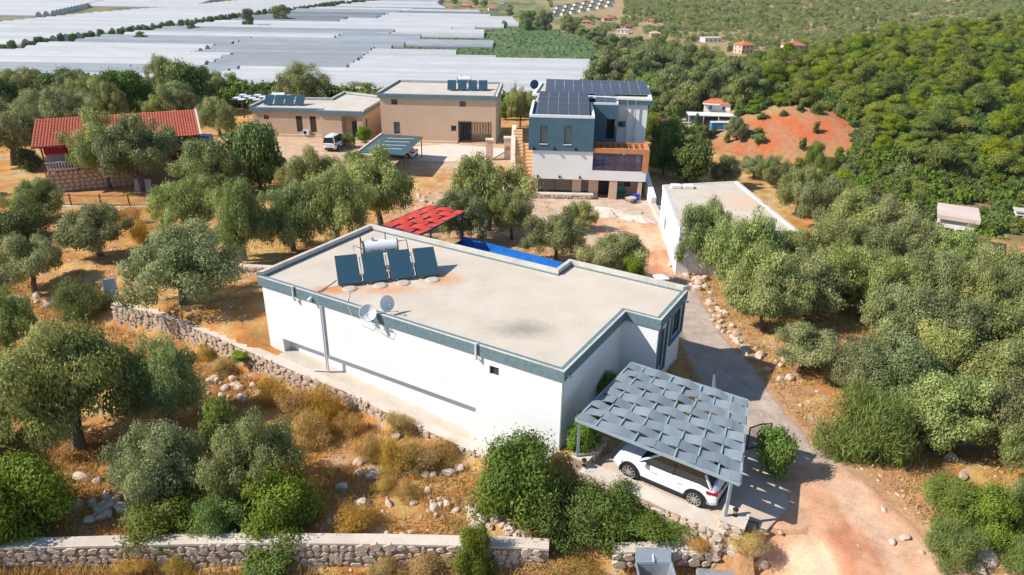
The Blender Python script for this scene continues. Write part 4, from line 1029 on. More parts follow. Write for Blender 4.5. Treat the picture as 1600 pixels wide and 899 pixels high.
ch.build('barbecue', vwhite, villa)
# orange pergola
MB().box(6.5, -.05, 4.95, 12.1, .2, 5.42).build('pergola_beam', orange, villa); MB().box(6.5, 2.6, 4.95, 12.1, 2.8, 5.42).build('pergola_beam', orange, villa)
MB().box(11.75, .203, 4.95, 12.1, 2.597, 5.42).build('pergola_beam', orange, villa); MB().box(11.5, -.053, 3.15, 12.1, .12, 4.947).build('pergola_post', orange, villa)
for i in range(8): MB().box(6.9+i*.62, .203, 5.1, 7.02+i*.62, 2.597, 5.35).build('pergola_slat', orange, villa)
for i in range(6): MB().box(11.55, .123, 3.25+i*.28, 11.9, .2, 3.33+i*.28).build('pergola_slat', redbar, villa)
# slate top storey
sh = {0: [(1.15, 1.85, 5.75, 7.55), (3.55, 4.25, 5.75, 7.55)]}
sp = [(0, -.12), (6.45, -.12), (6.45, 8), (0, 8)]
prism_wall('top_floor', sp, 5.06, 8.35, slate_w, sh)
for h in sh[0]: window(villa, sp[0], sp[1], h, mat('curtain_glass', (.20, .22, .22), rough=.15, spec=.6), frame_dark, .16, sill=vwhite)
for i, x in enumerate((.55, 2.6, 4.75)): MB().box(x-.08, -.28, 5.15, x+.08, -.123, 5.4).build('wall_light', black_m, villa)
rim_w = mat('white_rim', (.74, .74, .74), rough=.7)
ring(MB(), sp, .25, 8.353, 8.6, (0, 1, 2, 3)).build('roof_rim', rim_w, villa)
dk = [(6.453, 5.3), (9.1, 5.3), (9.1, 7.9), (6.453, 7.9)]
dh = {0: [(1.55, 2.4, 5.2, 7.3, .9)]}
prism_wall('stair_block', dk, 4.2, 8.75, slate_w, dh)
MB().quad((8.0, 6.19, 5.2), (8.86, 6.19, 5.2), (8.86, 6.19, 7.3), (8.0, 6.19, 7.3)).build('stair_opening', black_m, villa)
ring(MB(), dk, .2, 8.753, 8.95, (0, 1)).build('roof_rim', rim_w, villa)
bp = [(.3, 8.02), (12.35, 7.0), (12.9, 15.1), (.8, 15.8)]
prism_wall('rear_block', bp, -1, 8.54, vwhite)
MB().hexa([(9.1, 7.1, 8.55), (12.6, 6.75, 8.55), (13.15, 15.3, 8.55), (9.1, 15.3, 8.55)], [(9.1, 7.1, 9.0), (12.6, 6.75, 9.0), (13.15, 15.3, 9.0), (9.1, 15.3, 9.0)]).build('eaves', slate_w, villa)
rp = [(-.1, 8.05), (12.7, 6.7), (13.2, 15.4), (.5, 16.2)]
MB().prism(rp, 9.003, 9.05).build('upper_roof', roof_screed, villa); ring(MB(), rp, .35, 9.053, 9.25).build('roof_rim', rim_w, villa)
for x in (10.2, 11.1): MB().bar((x, 6.98 if x < 11 else 6.9, 4.4), (x, 6.98 if x < 11 else 6.9, 9.0), .09).build('downpipe', galv, villa)
ac = MB().box(9.35, 6.65, 6.2, 10.1, 7.0, 6.75).build('air_conditioner', frame_grey, villa); MB().lathe([(.2, 6.64), (.2, 6.645), (.02, 6.63)], (9.62, 0, 6.48), 12, 'y').build('fan_grille', black_m, ac)
# solar panels: each panel an object of its own, resting on the roofs
pv_m, nt, b, out = new_mat('pv_cells')
_tc = N(nt, 'ShaderNodeTexCoord').outputs['Object']; _bk = N(nt, 'ShaderNodeTexBrick'); _bk.offset = 0; _bk.inputs['Scale'].default_value = 1; _bk.inputs['Mortar Size'].default_value = .006
_bk.inputs['Brick Width'].default_value = .165; _bk.inputs['Row Height'].default_value = .165
_bk.inputs['Color1'].default_value = (.045, .048, .06, 1); _bk.inputs['Color2'].default_value = (.06, .063, .075, 1); _bk.inputs['Mortar'].default_value = (.12, .125, .14, 1)
nt.links.new(_tc, _bk.inputs['Vector']); nt.links.new(_bk.outputs[0], b.inputs['Base Color']); b.inputs['Roughness'].default_value = .25; b.inputs['Specular IOR Level'].default_value = .6
pv_frame = mat('pv_frame', (.36, .37, .39), rough=.4, metal=.4)
_pf = MB().box(0, 0, 0, 1.02, 1.72, .035).mesh('solar_panel', pv_frame); _pc = MB().box(.02, .02, .0352, 1.0, 1.70, .038).mesh('cells', pv_m)
def pv_array(x0, y0, z0, cols, rows, tilt):
    ct, st = math.cos(tilt), math.sin(tilt)
    for j in range(rows):
        for i in range(cols):
            inst(_pc, 'cells', inst(_pf, 'solar_panel', villa, (x0+i*1.04, y0+j*1.76*ct, z0+j*1.76*st), (tilt, 0, 0)))
pv_array(.75, .35, 8.55, 5, 4, R(9))
pv_array(6.75, 5.45, 8.95, 2, 2, R(7))
pv_array(1.3, 9.0, 9.25, 11, 3, R(7))
_d = Matrix.Rotation(R(-1.2), 3, 'Z') @ Vector((.45, 8.6, 9.55))
t = thing('satellite_dish', 'dark satellite dish on the upper left corner of the villa roof', 'satellite dish', (VO[0]+_d.x, VO[1]+_d.y, VO[2]+_d.z), R(20))
MB().lathe([(.02, .1), (.25, .04), (.5, -.06), (.5, -.08), (.02, .08)], (0, 0, .6), 18, 'y').build('reflector', mat('dish_blue', (.03, .07, .14), rough=.4), t); MB().bar((0, .1, 0), (0, .1, .6), .06).build('mast', galv, t)
# stairs on the left side of the villa
tan_tile = mat('tan_tile', (.58, .34, .17), (.64, .40, .22), 2, .7)
def stairs(label, px0, px1, py0, z0, z1, n, run, wx):
    c = atz(px0, py0, z0); t = thing('outdoor_stairs', label, 'stairs', (c[0], c[1], z0))
    dz = (z1-z0)/n
    for i in range(n): MB().box(0, i*run/n, -.8, wx, (i+1)*run/n, (i+1)*dz).build('step', tan_tile, t)
    return t
stairs('lower flight of tan tiled stairs beside the villa', 817, 832, 292, -2.2, 1.2, 12, 5.4, 1.35)
stairs('upper flight of tan tiled stairs beyond the round plaque pillar', 802, 812, 246, .2, 2.4, 9, 4.0, 1.0)
mb = MB(); a_ = atz(808, 296, -2.4); b_ = atz(812, 232, .3)
stone_wall('stair_wall', 'stepped pale wall on the left of the villa stairs', [(a_[0]-.3, a_[1], -.6), (a_[0]-.3, a_[1]+2.2, .5), (a_[0]-.3, a_[1]+5, 1.6), (a_[0]-.2, a_[1]+9, 2.6)], [2.6, 3.4, 4, 4.5], .4, .1, 1, stones=False)
stone_wall('planter_wall', 'low stone planter with white coping before the villa windows', [(1.8, 70.5, -1.85), (5.0, 70.45, -1.85), (8.2, 70.35, -1.85)], 1.0, .6, .16, 1, sw=.5, sh=.3, seed=21)
mb = MB(); mb.hexa([(13.75, 68.3, -4), (14.25, 68.3, -4), (14.25, 84, -4), (13.75, 84, -4)], [(13.75, 68.3, -1.4), (14.25, 68.3, -1.4), (14.25, 84, 2.0), (13.75, 84, 2.0)])
tag(mb.build('side_wall', vwhite), 'sloping white boundary wall on the right side of the villa', 'wall')
mb = MB(); mb.hexa([(13.2, 57.5, -3), (13.7, 57.5, -3), (14.2, 68, -3.4), (13.7, 68, -3.4)], [(13.2, 57.5, -1.15), (13.7, 57.5, -1.15), (14.2, 68, -1.9), (13.7, 68, -1.9)])
tag(mb.build('side_wall', cap_m), 'low concrete wall between the villa yard and the low white building', 'wall')
# clutter on the porch
green_p = mat('green_plastic', (.05, .28, .14), rough=.5); blue_p = mat('blue_plastic', (.01, .06, .42), rough=.4)
c_ = atz(970, 309, -2.45); t = thing('garden_chair', 'green plastic chair on the villa porch', 'chair', tuple(c_), R(15))
MB().box(-.45, -.4, .4, .45, .4, .47).build('seat', green_p, t); MB().box(-.45, .35, .47, .45, .42, 1.15).build('backrest', green_p, t)
for x in (-.4, .4):
    for y in (-.35, .36): MB().bar((x, y, 0), (x, y, .4), .07).build('leg', green_p, t)
    MB().box(x-.05, -.4, .62, x+.05, .35, .67).build('armrest', green_p, t)
c_ = atz(994, 314, -2.45); t = thing('bucket', 'blue plastic barrel on the villa porch', 'barrel', tuple(c_))
MB().lathe([(.26, 0), (.32, .3), (.33, .7), (.3, .72), (.27, .7)], seg=16).build('body', blue_p, t); MB().lathe([(.34, .69), (.35, .72), (.34, .75)], seg=16).build('rim', blue_p, t)
c_ = atz(985, 318, -2.4); t = thing('wheelbarrow', 'pale wheelbarrow tipped before the villa porch', 'wheelbarrow', tuple(c_), R(35))
MB().hexa([(-.3, -.25, .3), (.3, -.25, .3), (.3, .25, .3), (-.3, .25, .3)], [(-.5, -.38, .62), (.5, -.38, .62), (.5, .38, .62), (-.5, .38, .62)]).build('tray', mat('cement_grey', (.5, .46, .42), rough=.8), t)
for y in (-.28, .28): MB().tube([(.55, y*.3, .2), (-.3, y, .3), (-1.0, y*1.1, .55)], .03, 6).build('handle', redbar, t)
MB().lathe([(.2, -.05), (.2, .05)], (.58, 0, .2), 14, 'y').build('wheel', tyre_m, t)

# ------------------------------------------------------------------ low white building on the right
lz = 2.0
lp = [tuple(atz(*p, lz)[:2]) for p in ((1063, 358), (1246, 361), (1152, 284), (1036, 290))]
o = lp[0]; lpl = [(p[0]-o[0], p[1]-o[1]) for p in lp]
t = flat_house('low white flat roofed building among the olives right of the villa', 'annex_building', (o[0], o[1], -2.0), 0, lpl, 4.0, .3, white_wall, {3: [(3, 4, 1, 2.2)]}, fm=vwhite, over=.05, rim=.05, rim_edges=(1, 2, 3), roofm=screed_mat('annex_screed', [(19.5, 57, 3.5, 3, (.62, .40, .26), .6), (18, 52, 3, 2, (.6, .42, .3), .5)]), base=-2)
window(t, lpl[3], lpl[0], (3, 4, 1, 2.2), glass_dark, frame_grey, .16)
for x in (.6, 1.7): MB().box(lpl[3][0]+x, lpl[3][1]-.9, 4.0, lpl[3][0]+x+.8, lpl[3][1]-.2, 4.25).build('roof_box', vwhite, t)
a_ = atz(1262, 375, -.6); b_ = atz(1190, 318, -.6)

# ------------------------------------------------------------------ red roofed cabin
ez, rz_ = 2.5, 4.0
e0 = atz(48, 231, ez); e1 = atz(313, 211, ez); ca = math.atan2(e1[1]-e0[1], e1[0]-e0[0]); CLn = math.hypot(e1[0]-e0[0], e1[1]-e0[1])
cab = thing('red_roof_cabin', 'timber cabin with a long red tiled roof and covered porch', 'house', (e0[0], e0[1], -2.2), ca)
tile_m = mat('red_tile', (.46, .115, .06), (.52, .15, .085), 2.2, .75, .2, 12, c3=(.38, .10, .06), s3=.6)
wood = mat('brown_timber', (.13, .045, .025), (.17, .06, .035), 2, .7)
RD, RH = 6.2, 1.55; TH = ez+2.2
MB().hexa([(0, 0, TH-.14), (CLn, 0, TH-.14), (CLn, RD, TH+RH-.14), (0, RD, TH+RH-.14)], [(0, 0, TH), (CLn, 0, TH), (CLn, RD, TH+RH), (0, RD, TH+RH)]).build('roof', wood, cab)
MB().hexa([(0, RD+.01, TH+RH-.14), (CLn, RD+.01, TH+RH-.14), (CLn, RD*1.9, TH+.1), (0, RD*1.9, TH+.1)], [(0, RD+.01, TH+RH), (CLn, RD+.01, TH+RH), (CLn, RD*1.9, TH+.24), (0, RD*1.9, TH+.24)]).build('rear_roof', tile_m, cab)
v = []; f = []; nc = int(CLn/.27); nr = 18
for j in range(nr):
    y0, y1 = RD*j/nr-.04, RD*(j+1)/nr; z0, z1 = TH+RH*j/nr+.075, TH+RH*(j+1)/nr+.02
    for i in range(nc):
        x0 = CLn*i/nc; w = CLn/nc; k = len(v)
        for (y, z) in ((y0, z0), (y1, z1)):
            v += [(x0, y, z-.05), (x0+w*.25, y, z+.01), (x0+w*.5, y, z+.03), (x0+w*.75, y, z+.01), (x0+w, y, z-.05)]
        v += [(x0, y0, z0-.09), (x0+w, y0, z0-.09)]
        for q in range(4): f.append((k+q, k+q+1, k+5+q+1, k+5+q))
        f.append((k+10, k+11, k+4, k+3)); f.append((k+10, k+3, k+2, k+1)); f.append((k+10, k+1, k, k))
me = bpy.data.meshes.new('roof_tiles'); me.from_pydata(v, [], [tuple(dict.fromkeys(q)) for q in f if len(set(q)) > 2]); me.materials.append(tile_m)
kind(inst(me, 'roof_tiles', cab), 'stuff')
MB().hexa([(CLn-.05, -.05, TH-.1), (CLn+.15, -.05, TH-.1), (CLn+.15, RD, TH+RH-.1), (CLn-.05, RD, TH+RH-.1)], [(CLn-.05, -.05, TH+.12), (CLn+.15, -.05, TH+.12), (CLn+.15, RD, TH+RH+.12), (CLn-.05, RD, TH+RH+.12)]).build('verge_board', mat('pale_board', (.6, .5, .42), rough=.8), cab)
fh = 2.0
wp = [(5.2, 1.2), (CLn-.6, 1.0), (CLn-.6, 10.5), (5.2, 10.5)]
ch_ = {0: [(CLn-9.2, CLn-8.2, 3.0, 4.1), (CLn-7.9, CLn-6.9, 3.0, 4.1)]}
mb = MB()
for i in range(4): facade(mb, wp[i], wp[(i+1) % 4], fh, TH-.05, ch_.get(i, []), .12)
mb.build('wall', wood, cab)
for h in ch_[0]: window(cab, wp[0], wp[1], h, glass_blue, mat('pale_blue_frame', (.35, .5, .55), rough=.6), .12)
MB().box(.5, .6, fh-.1, 5.2, 6, fh).build('porch_floor', wood, cab)
for x in (.7, 4.9): MB().bar((x, .8, fh), (x, .8, TH-.1), .14).build('porch_post', wood, cab)
MB().box(.9, .5, fh+1.75, 4.8, .62, TH-.25).build('awning', mat('red_cloth', (.30, .008, .015), rough=.9), cab)
MB().box(.7, 2.2, fh, 5.1, 2.3, TH-.1).build('porch_back', mat('grey_panel', (.3, .3, .32), rough=.7), cab)
for i in range(16): MB().box(.8+i*.26, .62, fh, .86+i*.26, .68, fh+.85).build('baluster', white_metal, cab)
MB().bar((.7, .65, fh+.9), (4.9, .65, fh+.9), .07).build('porch_rail', white_metal, cab)
MB().box(.5, .55, -.8, 9.2, 6, fh-.103).build('base', mortar, cab); MB().box(9.203, 1.1, -.8, CLn-.7, 6, fh-.003).build('base', mortar, cab)
r = random.Random(4); 
for j in range(5):
    s = .6
    while s < 9.0:
        w = .55*r.uniform(.7, 1.3); inst(STONES[r.randrange(9)], 'base_stone', cab, (s+w/2, .55, .1+j*.42), (0, r.uniform(-.2, .2), 0), (w*1.1, .2, .46)); s += w
ac = MB().box(5.6, .1, 1.1, 6.5, .45, 1.75).build('air_conditioner', white_metal, cab); MB().lathe([(.24, .09), (.24, .095), (.02, .08)], (5.95, 0, 1.42), 14, 'y').build('fan_grille', clad, ac)
c_ = atz(318, 224, 1.2); tag(MB().box(-.9, -.6, -2.5, .9, .6, .9).build('water_tank', blue_p, loc=tuple(c_)), 'blue water tank at the right end of the red roofed cabin', 'tank')
c_ = G(224, 299); tag(MB().hexa([(-.85, -.1, 0), (.85, -.1, 0), (.85, .05, 0), (-.85, .05, 0)], [(-.85, .3, 1.2), (.85, .3, 1.2), (.85, .4, 1.2), (-.85, .4, 1.2)]).build('leaning_board', mat('pale_ply', (.42, .36, .32), (.48, .42, .37), 2, .8), loc=tuple(c_)), 'pale board leaning against the tree before the cabin', 'board')
# iron fence below the cabin
iron = mat('rusty_iron', (.05, .03, .025), (.09, .05, .035), 5, .7)
fx = [G(px, py+2) for px, py in ((8, 318), (62, 318), (112, 320), (159, 321), (203, 321), (247, 320))]
for k in range(5):
    a, b2 = fx[k], fx[k+1]; t = thing('iron_fence', ['leftmost panel of iron railing below the cabin', 'second panel of iron railing below the cabin', 'middle panel of iron railing below the cabin', 'panel of iron railing below the pale board', 'rightmost panel of iron railing below the cabin'][k], 'fence', tuple(a), group='iron railing panels below the cabin')
    d = b2-a
    MB().bar((0, 0, -.2), (0, 0, 1.25), .09).build('fence_post', iron, t)
    for z in (.15, 1.05): MB().bar((0, 0, z), (d[0], d[1], d[2]+z), .04).build('fence_rail', iron, t)
    n = int(np.hypot(d[0], d[1])/.16)
    for i in range(1, n):
        q = d*i/n; MB().bar((q[0], q[1], q[2]+.1), (q[0], q[1], q[2]+1.12), .018).build('fence_bar', iron, t)
stone_wall('fence_wall', 'low rough stone wall under the iron railing', [(p[0], p[1]-.2, p[2]+.05) for p in fx], .8, .4, .06, 1, sw=.5, sh=.33, seed=31)
a_ = G(345, 425); b_ = G(425, 427)
stone_wall('yard_wall', 'low stone wall at the back of the yard left of the white house', [(a_[0]-1, a_[1], a_[2]+.55), (b_[0]+1, b_[1]-.3, b_[2]+.5)], .9, .4, .08, 1, seed=33)
# ------------------------------------------------------------------ greenhouses in the valley
VZ = -37.0
def gh_mat(name, c1, c2, rough=.55):
    m, nt, b, out = new_mat(name); pos = N(nt, 'ShaderNodeNewGeometry').outputs['Position']
    mp = N(nt, 'ShaderNodeVectorMath', operation='MULTIPLY'); nt.links.new(pos, mp.inputs[0]); mp.inputs[1].default_value = (.12, .5, .5)
    nz = noise_node(nt, mp.outputs[0], .5, 5, .65); oi = N(nt, 'ShaderNodeObjectInfo')
    c = mixc(nt, ramp(nt, nz.outputs[0], .35, .7), c1, c2); c = mixc(nt, ramp(nt, oi.outputs['Random'], 0, 2.2), c, tuple(q*.6 for q in c1))
    nt.links.new(c, b.inputs['Base Color']); b.inputs['Roughness'].default_value = rough; b.inputs['Specular IOR Level'].default_value = .2; return m
gh_white = gh_mat('plastic_white', (.45, .45, .45), (.54, .54, .535)); gh_grey = gh_mat('plastic_grey', (.27, .295, .315), (.36, .385, .405)); gh_dark = gh_mat('net_grey', (.17, .195, .215), (.25, .275, .295), .7)
def tunnel_mesh(m):
    q = MB(); prof = [(-.5, 0), (-.5, 1.9), (-.43, 2.9), (-.26, 4.1), (0, 4.7), (.26, 4.1), (.43, 2.9), (.5, 1.9), (.5, 0)]
    for i in range(8):
        (a, b_), (c_, d_) = prof[i], prof[i+1]; q.quad((0, a, b_), (1, a, b_), (1, c_, d_), (0, c_, d_))
    q.quad(*[(0, a, b_) for a, b_ in prof]); q.quad(*[(1, a, b_) for a, b_ in reversed(prof)])
    return q.mesh('tunnel', m)
TUN = {'w': tunnel_mesh(gh_white), 'g': tunnel_mesh(gh_grey), 'd': tunnel_mesh(gh_dark)}
TONE = {'w': 'white', 'g': 'grey', 'd': 'dark grey'}
rg = random.Random(12)
def xrow(y): return np.interp(y, [250, 452, 600, 759, 1088, 1500], [-372, -314, -290, -260, -188, -95])
RB = [(140, 930), (122, 930), (121, 928), (110, 928), (109, 918), (98, 918), (97, 712), (91, 712), (90.5, 600), (86, 590), (82, 640), (80.5, 620), (79, 783), (73, 783), (72.5, 655), (66, 655), (65, 756), (57, 756), (56, 704), (52, 706), (51, 742), (47, 742), (46.5, 812), (34, 800), (32, 752), (24, 748), (22, 700), (14, 680), (3, 686), (-8, 684)]
_rb = np.array(RB)[::-1]
def ypix(y):
    q = RM @ np.array([0, y, VZ-CAMZ]); return 449.5+FPX*q[1]/q[2]
def x_end(y, c=0):
    py = ypix(y); return float(atz(np.interp(py+c, _rb[:, 0], _rb[:, 1]), py, VZ)[0])
y = 318.0; bi = 0
while y < 1240:
    rows = rg.randint(2, 4); step = 11.5 if y < 700 else 14.0
    x0 = float(xrow(y+step*rows/2))+16; x1 = x_end(y+step*rows*.5)
    cuts = [x0]; 
    while cuts[-1] < x1-30: cuts.append(min(x1, cuts[-1]+rg.uniform(55, 150)*(1+y/1500)))
    if cuts[-1] < x1: cuts[-1] = x1
    nseg = len(cuts)-1
    for k in range(nseg):
        tn = rg.choice('wwwwgggd') if k < nseg-1 or rg.random() < .3 else 'w'
        a, b_ = cuts[k], cuts[k+1]
        if b_-a < 12: continue
        dist = 'nearest' if y < 420 else ('middle' if y < 650 else 'farther' if y < 900 else 'farthest')
        pos_ = 'leftmost, beside the tree row' if k == 0 else ('rightmost, toward the reeds' if k == nseg-1 else 'inner')
        t = thing('greenhouse', f'{TONE[tn]} greenhouse block in the {dist} rows of the plain, {pos_}', 'greenhouse', (a, y, VZ), R(-.4), 'plastic greenhouse blocks in the valley')
        sh_ = rg.uniform(-1, 4) if k == 0 else rg.uniform(-1.5, 1.5)
        for i in range(rows):
            xa = sh_*i; xb = b_-a-rg.uniform(.3, 2.0)
            if k == nseg-1:
                xe = x_end(y+step*(i+.5))-a
                if xe < 14: continue
                xb = min(xe, b_-a+25)
            inst(TUN[tn], 'tunnel', t, (xa, step*(i+.5), rg.uniform(-.1, .1)), (0, 0, 0), (max(8, xb-xa), step*.84, rg.uniform(.95, 1.25)))
    y += step*rows + rg.choice((0, .5, 1.5, 4)); bi += 1
# the two great fields of parallel tunnels beyond the tree row
_fl = [atz(0, 44, VZ), atz(150, 28, VZ), atz(300, 15, VZ), atz(425, 1, VZ)]
def xleft(y): return np.interp(y, [p[1] for p in _fl], [p[0] for p in _fl]) if y > _fl[0][1] else -640
y = 405.0; k = 0
while y < 1250:
    xr_ = float(xrow(y))-13; xl_ = float(xleft(y)); L_ = max(40, xr_-xl_)
    t = thing('greenhouse_tunnel', 'long white plastic tunnel in the striped field left of the valley tree row', 'greenhouse', (xr_-L_, y, VZ), 0, 'parallel white tunnels left of the tree row')
    inst(TUN['w'], 'tunnel', t, (0, 0, 0), (0, 0, 0), (L_, 9.6, 1.15)); y += 12 if y < 900 else 15; k += 1
_f2 = [atz(0, 27, VZ), atz(85, 25, VZ), atz(165, 6, VZ)]
y = _f2[0][1]
while y < 1150:
    xr_ = np.interp(y, [_f2[1][1], _f2[2][1]], [_f2[1][0], _f2[2][0]])
    t = thing('greenhouse_tunnel', 'pale plastic tunnel in the farthest field at the upper left corner', 'greenhouse', (xr_-330, y, VZ), 0, 'pale tunnels in the upper left corner')
    inst(TUN['w'], 'tunnel', t, (0, 0, 0), (0, 0, 0), (330, 9.8, 1.15)); y += 12 if y < 900 else 15
_f3 = [atz(210, 13, VZ), atz(345, 0, VZ)]
y = _f3[0][1]
while y < 1300:
    xr_ = np.interp(y, [_f3[0][1], _f3[1][1]], [_f3[0][0]+70, _f3[1][0]])
    t = thing('greenhouse_tunnel', 'white tunnel with pointed end in the field along the top edge', 'greenhouse', (xr_-230, y, VZ), 0, 'white tunnels along the top edge')
    inst(TUN['w'], 'tunnel', t, (0, 0, 0), (0, 0, 0), (230, 9.0, 1)); y += 14
# reed beds between the greenhouses
def patch(name, label, poly, hgt, step, m, seed, zf=None):
    px = [p[0] for p in poly]; py = [p[1] for p in poly]
    xs = np.arange(min(px), max(px)+step, step); ys = np.arange(min(py), max(py)+step, step*1.6)
    X, Y = np.meshgrid(xs, ys); X = X+(vnoise(X*3.1, Y*3.1, seed)-.5)*step; ins = inpoly(X, Y, poly)
    Z = T(X, Y)+.1 + np.where(ins, hgt*(.35+.9*fbm(X*.07, Y*.07, seed)+.5*(vnoise(X*.9, Y*.9, seed+2)-.5)), -.6)
    n = len(xs); i = np.arange((len(ys)-1)*n).reshape(-1, n)[:, :-1].reshape(-1); f = np.stack([i, i+1, i+n+1, i+n], -1)
    keep = ins.reshape(-1)[f].any(1)
    o = inst(np_mesh(name, np.stack([X, Y, Z], -1).reshape(-1, 3), f[keep], m, False), name); kind(o, 'stuff'); o['label'] = label; o['category'] = 'reeds'; return o
reed = mat('reed_green', (.055, .10, .03), (.10, .16, .05), .16, .9, c3=(.16, .18, .07), s3=.03, l3=.5, h3=.7)
W2 = lambda L: [tuple(atz(x, y, VZ)[:2]) for x, y in L]
patch('reed_bed', 'dense green reed bed right of the greenhouses', W2([(585, 90), (715, 97.5), (925, 98), (955, 92), (930, 72), (905, 62), (860, 50), (800, 49), (755, 51), (748, 55), (770, 62), (765, 66), (660, 67), (625, 74), (785, 80), (780, 82), (625, 82)]), 3.2, 1.6, reed, 3)
patch('reed_bed', 'narrow strip of green reeds before the nearest greenhouse', W2([(530, 129), (560, 132), (760, 131), (845, 131), (840, 122), (590, 124)]), 2.2, 1.5, reed, 5)
patch('hedge_strip', 'rough green strip under the valley tree row', [(float(xrow(y_))-9, y_) for y_ in range(300, 1250, 40)]+[(float(xrow(y_))+14, y_) for y_ in range(1240, 290, -40)], 1.8, 2.6, mat('strip_green', (.06, .09, .03), (.13, .13, .06), .1, .9), 9)

# ------------------------------------------------------------------ houses of the village
hroof = {'red': mat('roof_orange', (.48, .13, .06), (.54, .17, .085), .8, .8), 'burg': mat('roof_burgundy', (.33, .055, .05), (.38, .075, .065), .8, .7), 'pink': mat('roof_pink', (.52, .34, .28), (.58, .4, .33), .5, .8),
         'white': roof_screed, 'flatpink': mat('roof_pale_pink', (.55, .42, .36), (.62, .5, .44), .4, .8), 'dark': mat('roof_dark', (.035, .045, .055), (.06, .07, .08), .6, .5)}
hwall = {'w': mat('plaster_white', (.68, .66, .63), (.74, .72, .69), .4, .9), 't': mat('plaster_tan', (.5, .37, .26), (.55, .42, .3), .4, .9), 'd': mat('plaster_grey', (.3, .3, .3), (.4, .4, .4), .4, .9), 's': mat('plaster_pink', (.5, .33, .26), rough=.9)}
HOUSES = []; HPX = []
def cottage(label, px, py, wpx, ratio=.8, storeys=1, roof='red', wall='w', yaw=0, base=None, group=None, extra=False):
    c = G(px, py); HOUSES.append((c[0], c[1])); HPX.append((px, py, wpx)); dp_ = depth(c); w = wpx*dp_/FPX; d = w*ratio; h = 2.9*storeys
    t = thing('village_house', label, 'house', (c[0], c[1]+d*.35, c[2]), R(yaw), group)
    poly = [(-w/2, -d/2), (w/2, -d/2), (w/2, d/2), (-w/2, d/2)]; ho = {}
    nw = max(2, int(w/3.2))
    for e, L_ in ((0, w), (1, d), (3, d)):
        n = nw if e == 0 else max(1, int(d/3.5))
        ho[e] = [(L_*(i+.5)/n-.55, L_*(i+.5)/n+.55, .8+2.9*s, 2.1+2.9*s) for i in range(n) for s in range(storeys)]
    mb = MB()
    for i in range(4): facade(mb, poly[i], poly[(i+1) % 4], -1.5, h, ho.get(i, []), .2)
    mb.build('wall', hwall[wall], t)
    for e in ho:
        for q in ho[e]:
            p0_, p1_ = poly[e], poly[(e+1) % 4]; m_ = MB(); m_.quad(on_face(p0_, p1_, q[0], q[2], .19), on_face(p0_, p1_, q[1], q[2], .19), on_face(p0_, p1_, q[1], q[3], .19), on_face(p0_, p1_, q[0], q[3], .19)); m_.build('window', glass_dark, t)
    if roof in ('white', 'flatpink'):
        MB().prism(inset_poly(poly, -.3), h+.003, h+.35).build('roof', hroof[roof], t)
    else:
        o = .6; rh = min(w, d)*.22; q = MB(); a = [(-w/2-o, -d/2-o, h), (w/2+o, -d/2-o, h), (w/2+o, d/2+o, h), (-w/2-o, d/2+o, h)]
        k = max(0, (w-d)/2) if w > d else 0; k2 = max(0, (d-w)/2)
        r0 = (-k, -k2, h+rh); r1 = (k, k2, h+rh)
        if w >= d: q.quad(a[0], a[1], r1, r0); q.quad(a[2], a[3], r0, r1); q.quad(a[1], a[2], r1); q.quad(a[3], a[0], r0)
        else: q.quad(a[0], a[1], r0); q.quad(a[1], a[2], r1, r0); q.quad(a[2], a[3], r1); q.quad(a[3], a[0], r0, r1)
        q.quad(*a[::-1]); rf = q.build('roof', hroof[roof], t)
        MB().box(-.4, d*.1, h+rh*.5, .1, d*.1+.5, h+rh+.7).build('chimney', hwall[wall], rf)
    if extra: MB().box(-w*.55, -d/2-1.6, 2.7, w*.1, -d/2-.003, 2.9).build('balcony', hwall[wall], t)
    return t
cottage('white two storey house with orange hipped roof above the shed', 1124, 175, 40, .9, 1, 'red', 'w', -18, extra=True)
cottage('low house with burgundy roof and roof tanks beside cypresses', 1031, 197, 30, .6, 1, 'burg', 'w', -8)
cottage('tan house with orange roof in front of the far olive slope', 1163, 84, 22, 1.0, 2, 'red', 't', 20)
cottage('white flat roofed house at the foot of the far olive slope', 1112, 66, 28, .7, 1, 'white', 'w', 10)
cottage('white villa with orange roof left of the pine hill', 1239, 92, 27, .9, 2, 'red', 'w', 12, extra=True)
cottage('small orange roofed house in front of the white villa by the pine hill', 1249, 99, 17, .8, 1, 'red', 'w', 8)
cottage('burgundy roofed house at the left foot of the pine hill', 1222, 110, 22, .8, 1, 'burg', 'w', 10)
cottage('tiny house with orange roof peeping over the pines', 1291, 105, 11, 1, 1, 'red', 's', 0)
cottage('pinkish ruin left of the white villa', 1213, 98, 12, .8, 1, 'pink', 's', 15)
cottage('flat pink roofed house in the valley right of the olive grove', 1494, 392, 46, 1.3, 1, 'flatpink', 'w', -28)
cottage('pale shed cut by the right edge beyond the olive grove', 1598, 350, 22, .8, 1, 'white', 'w', -20)
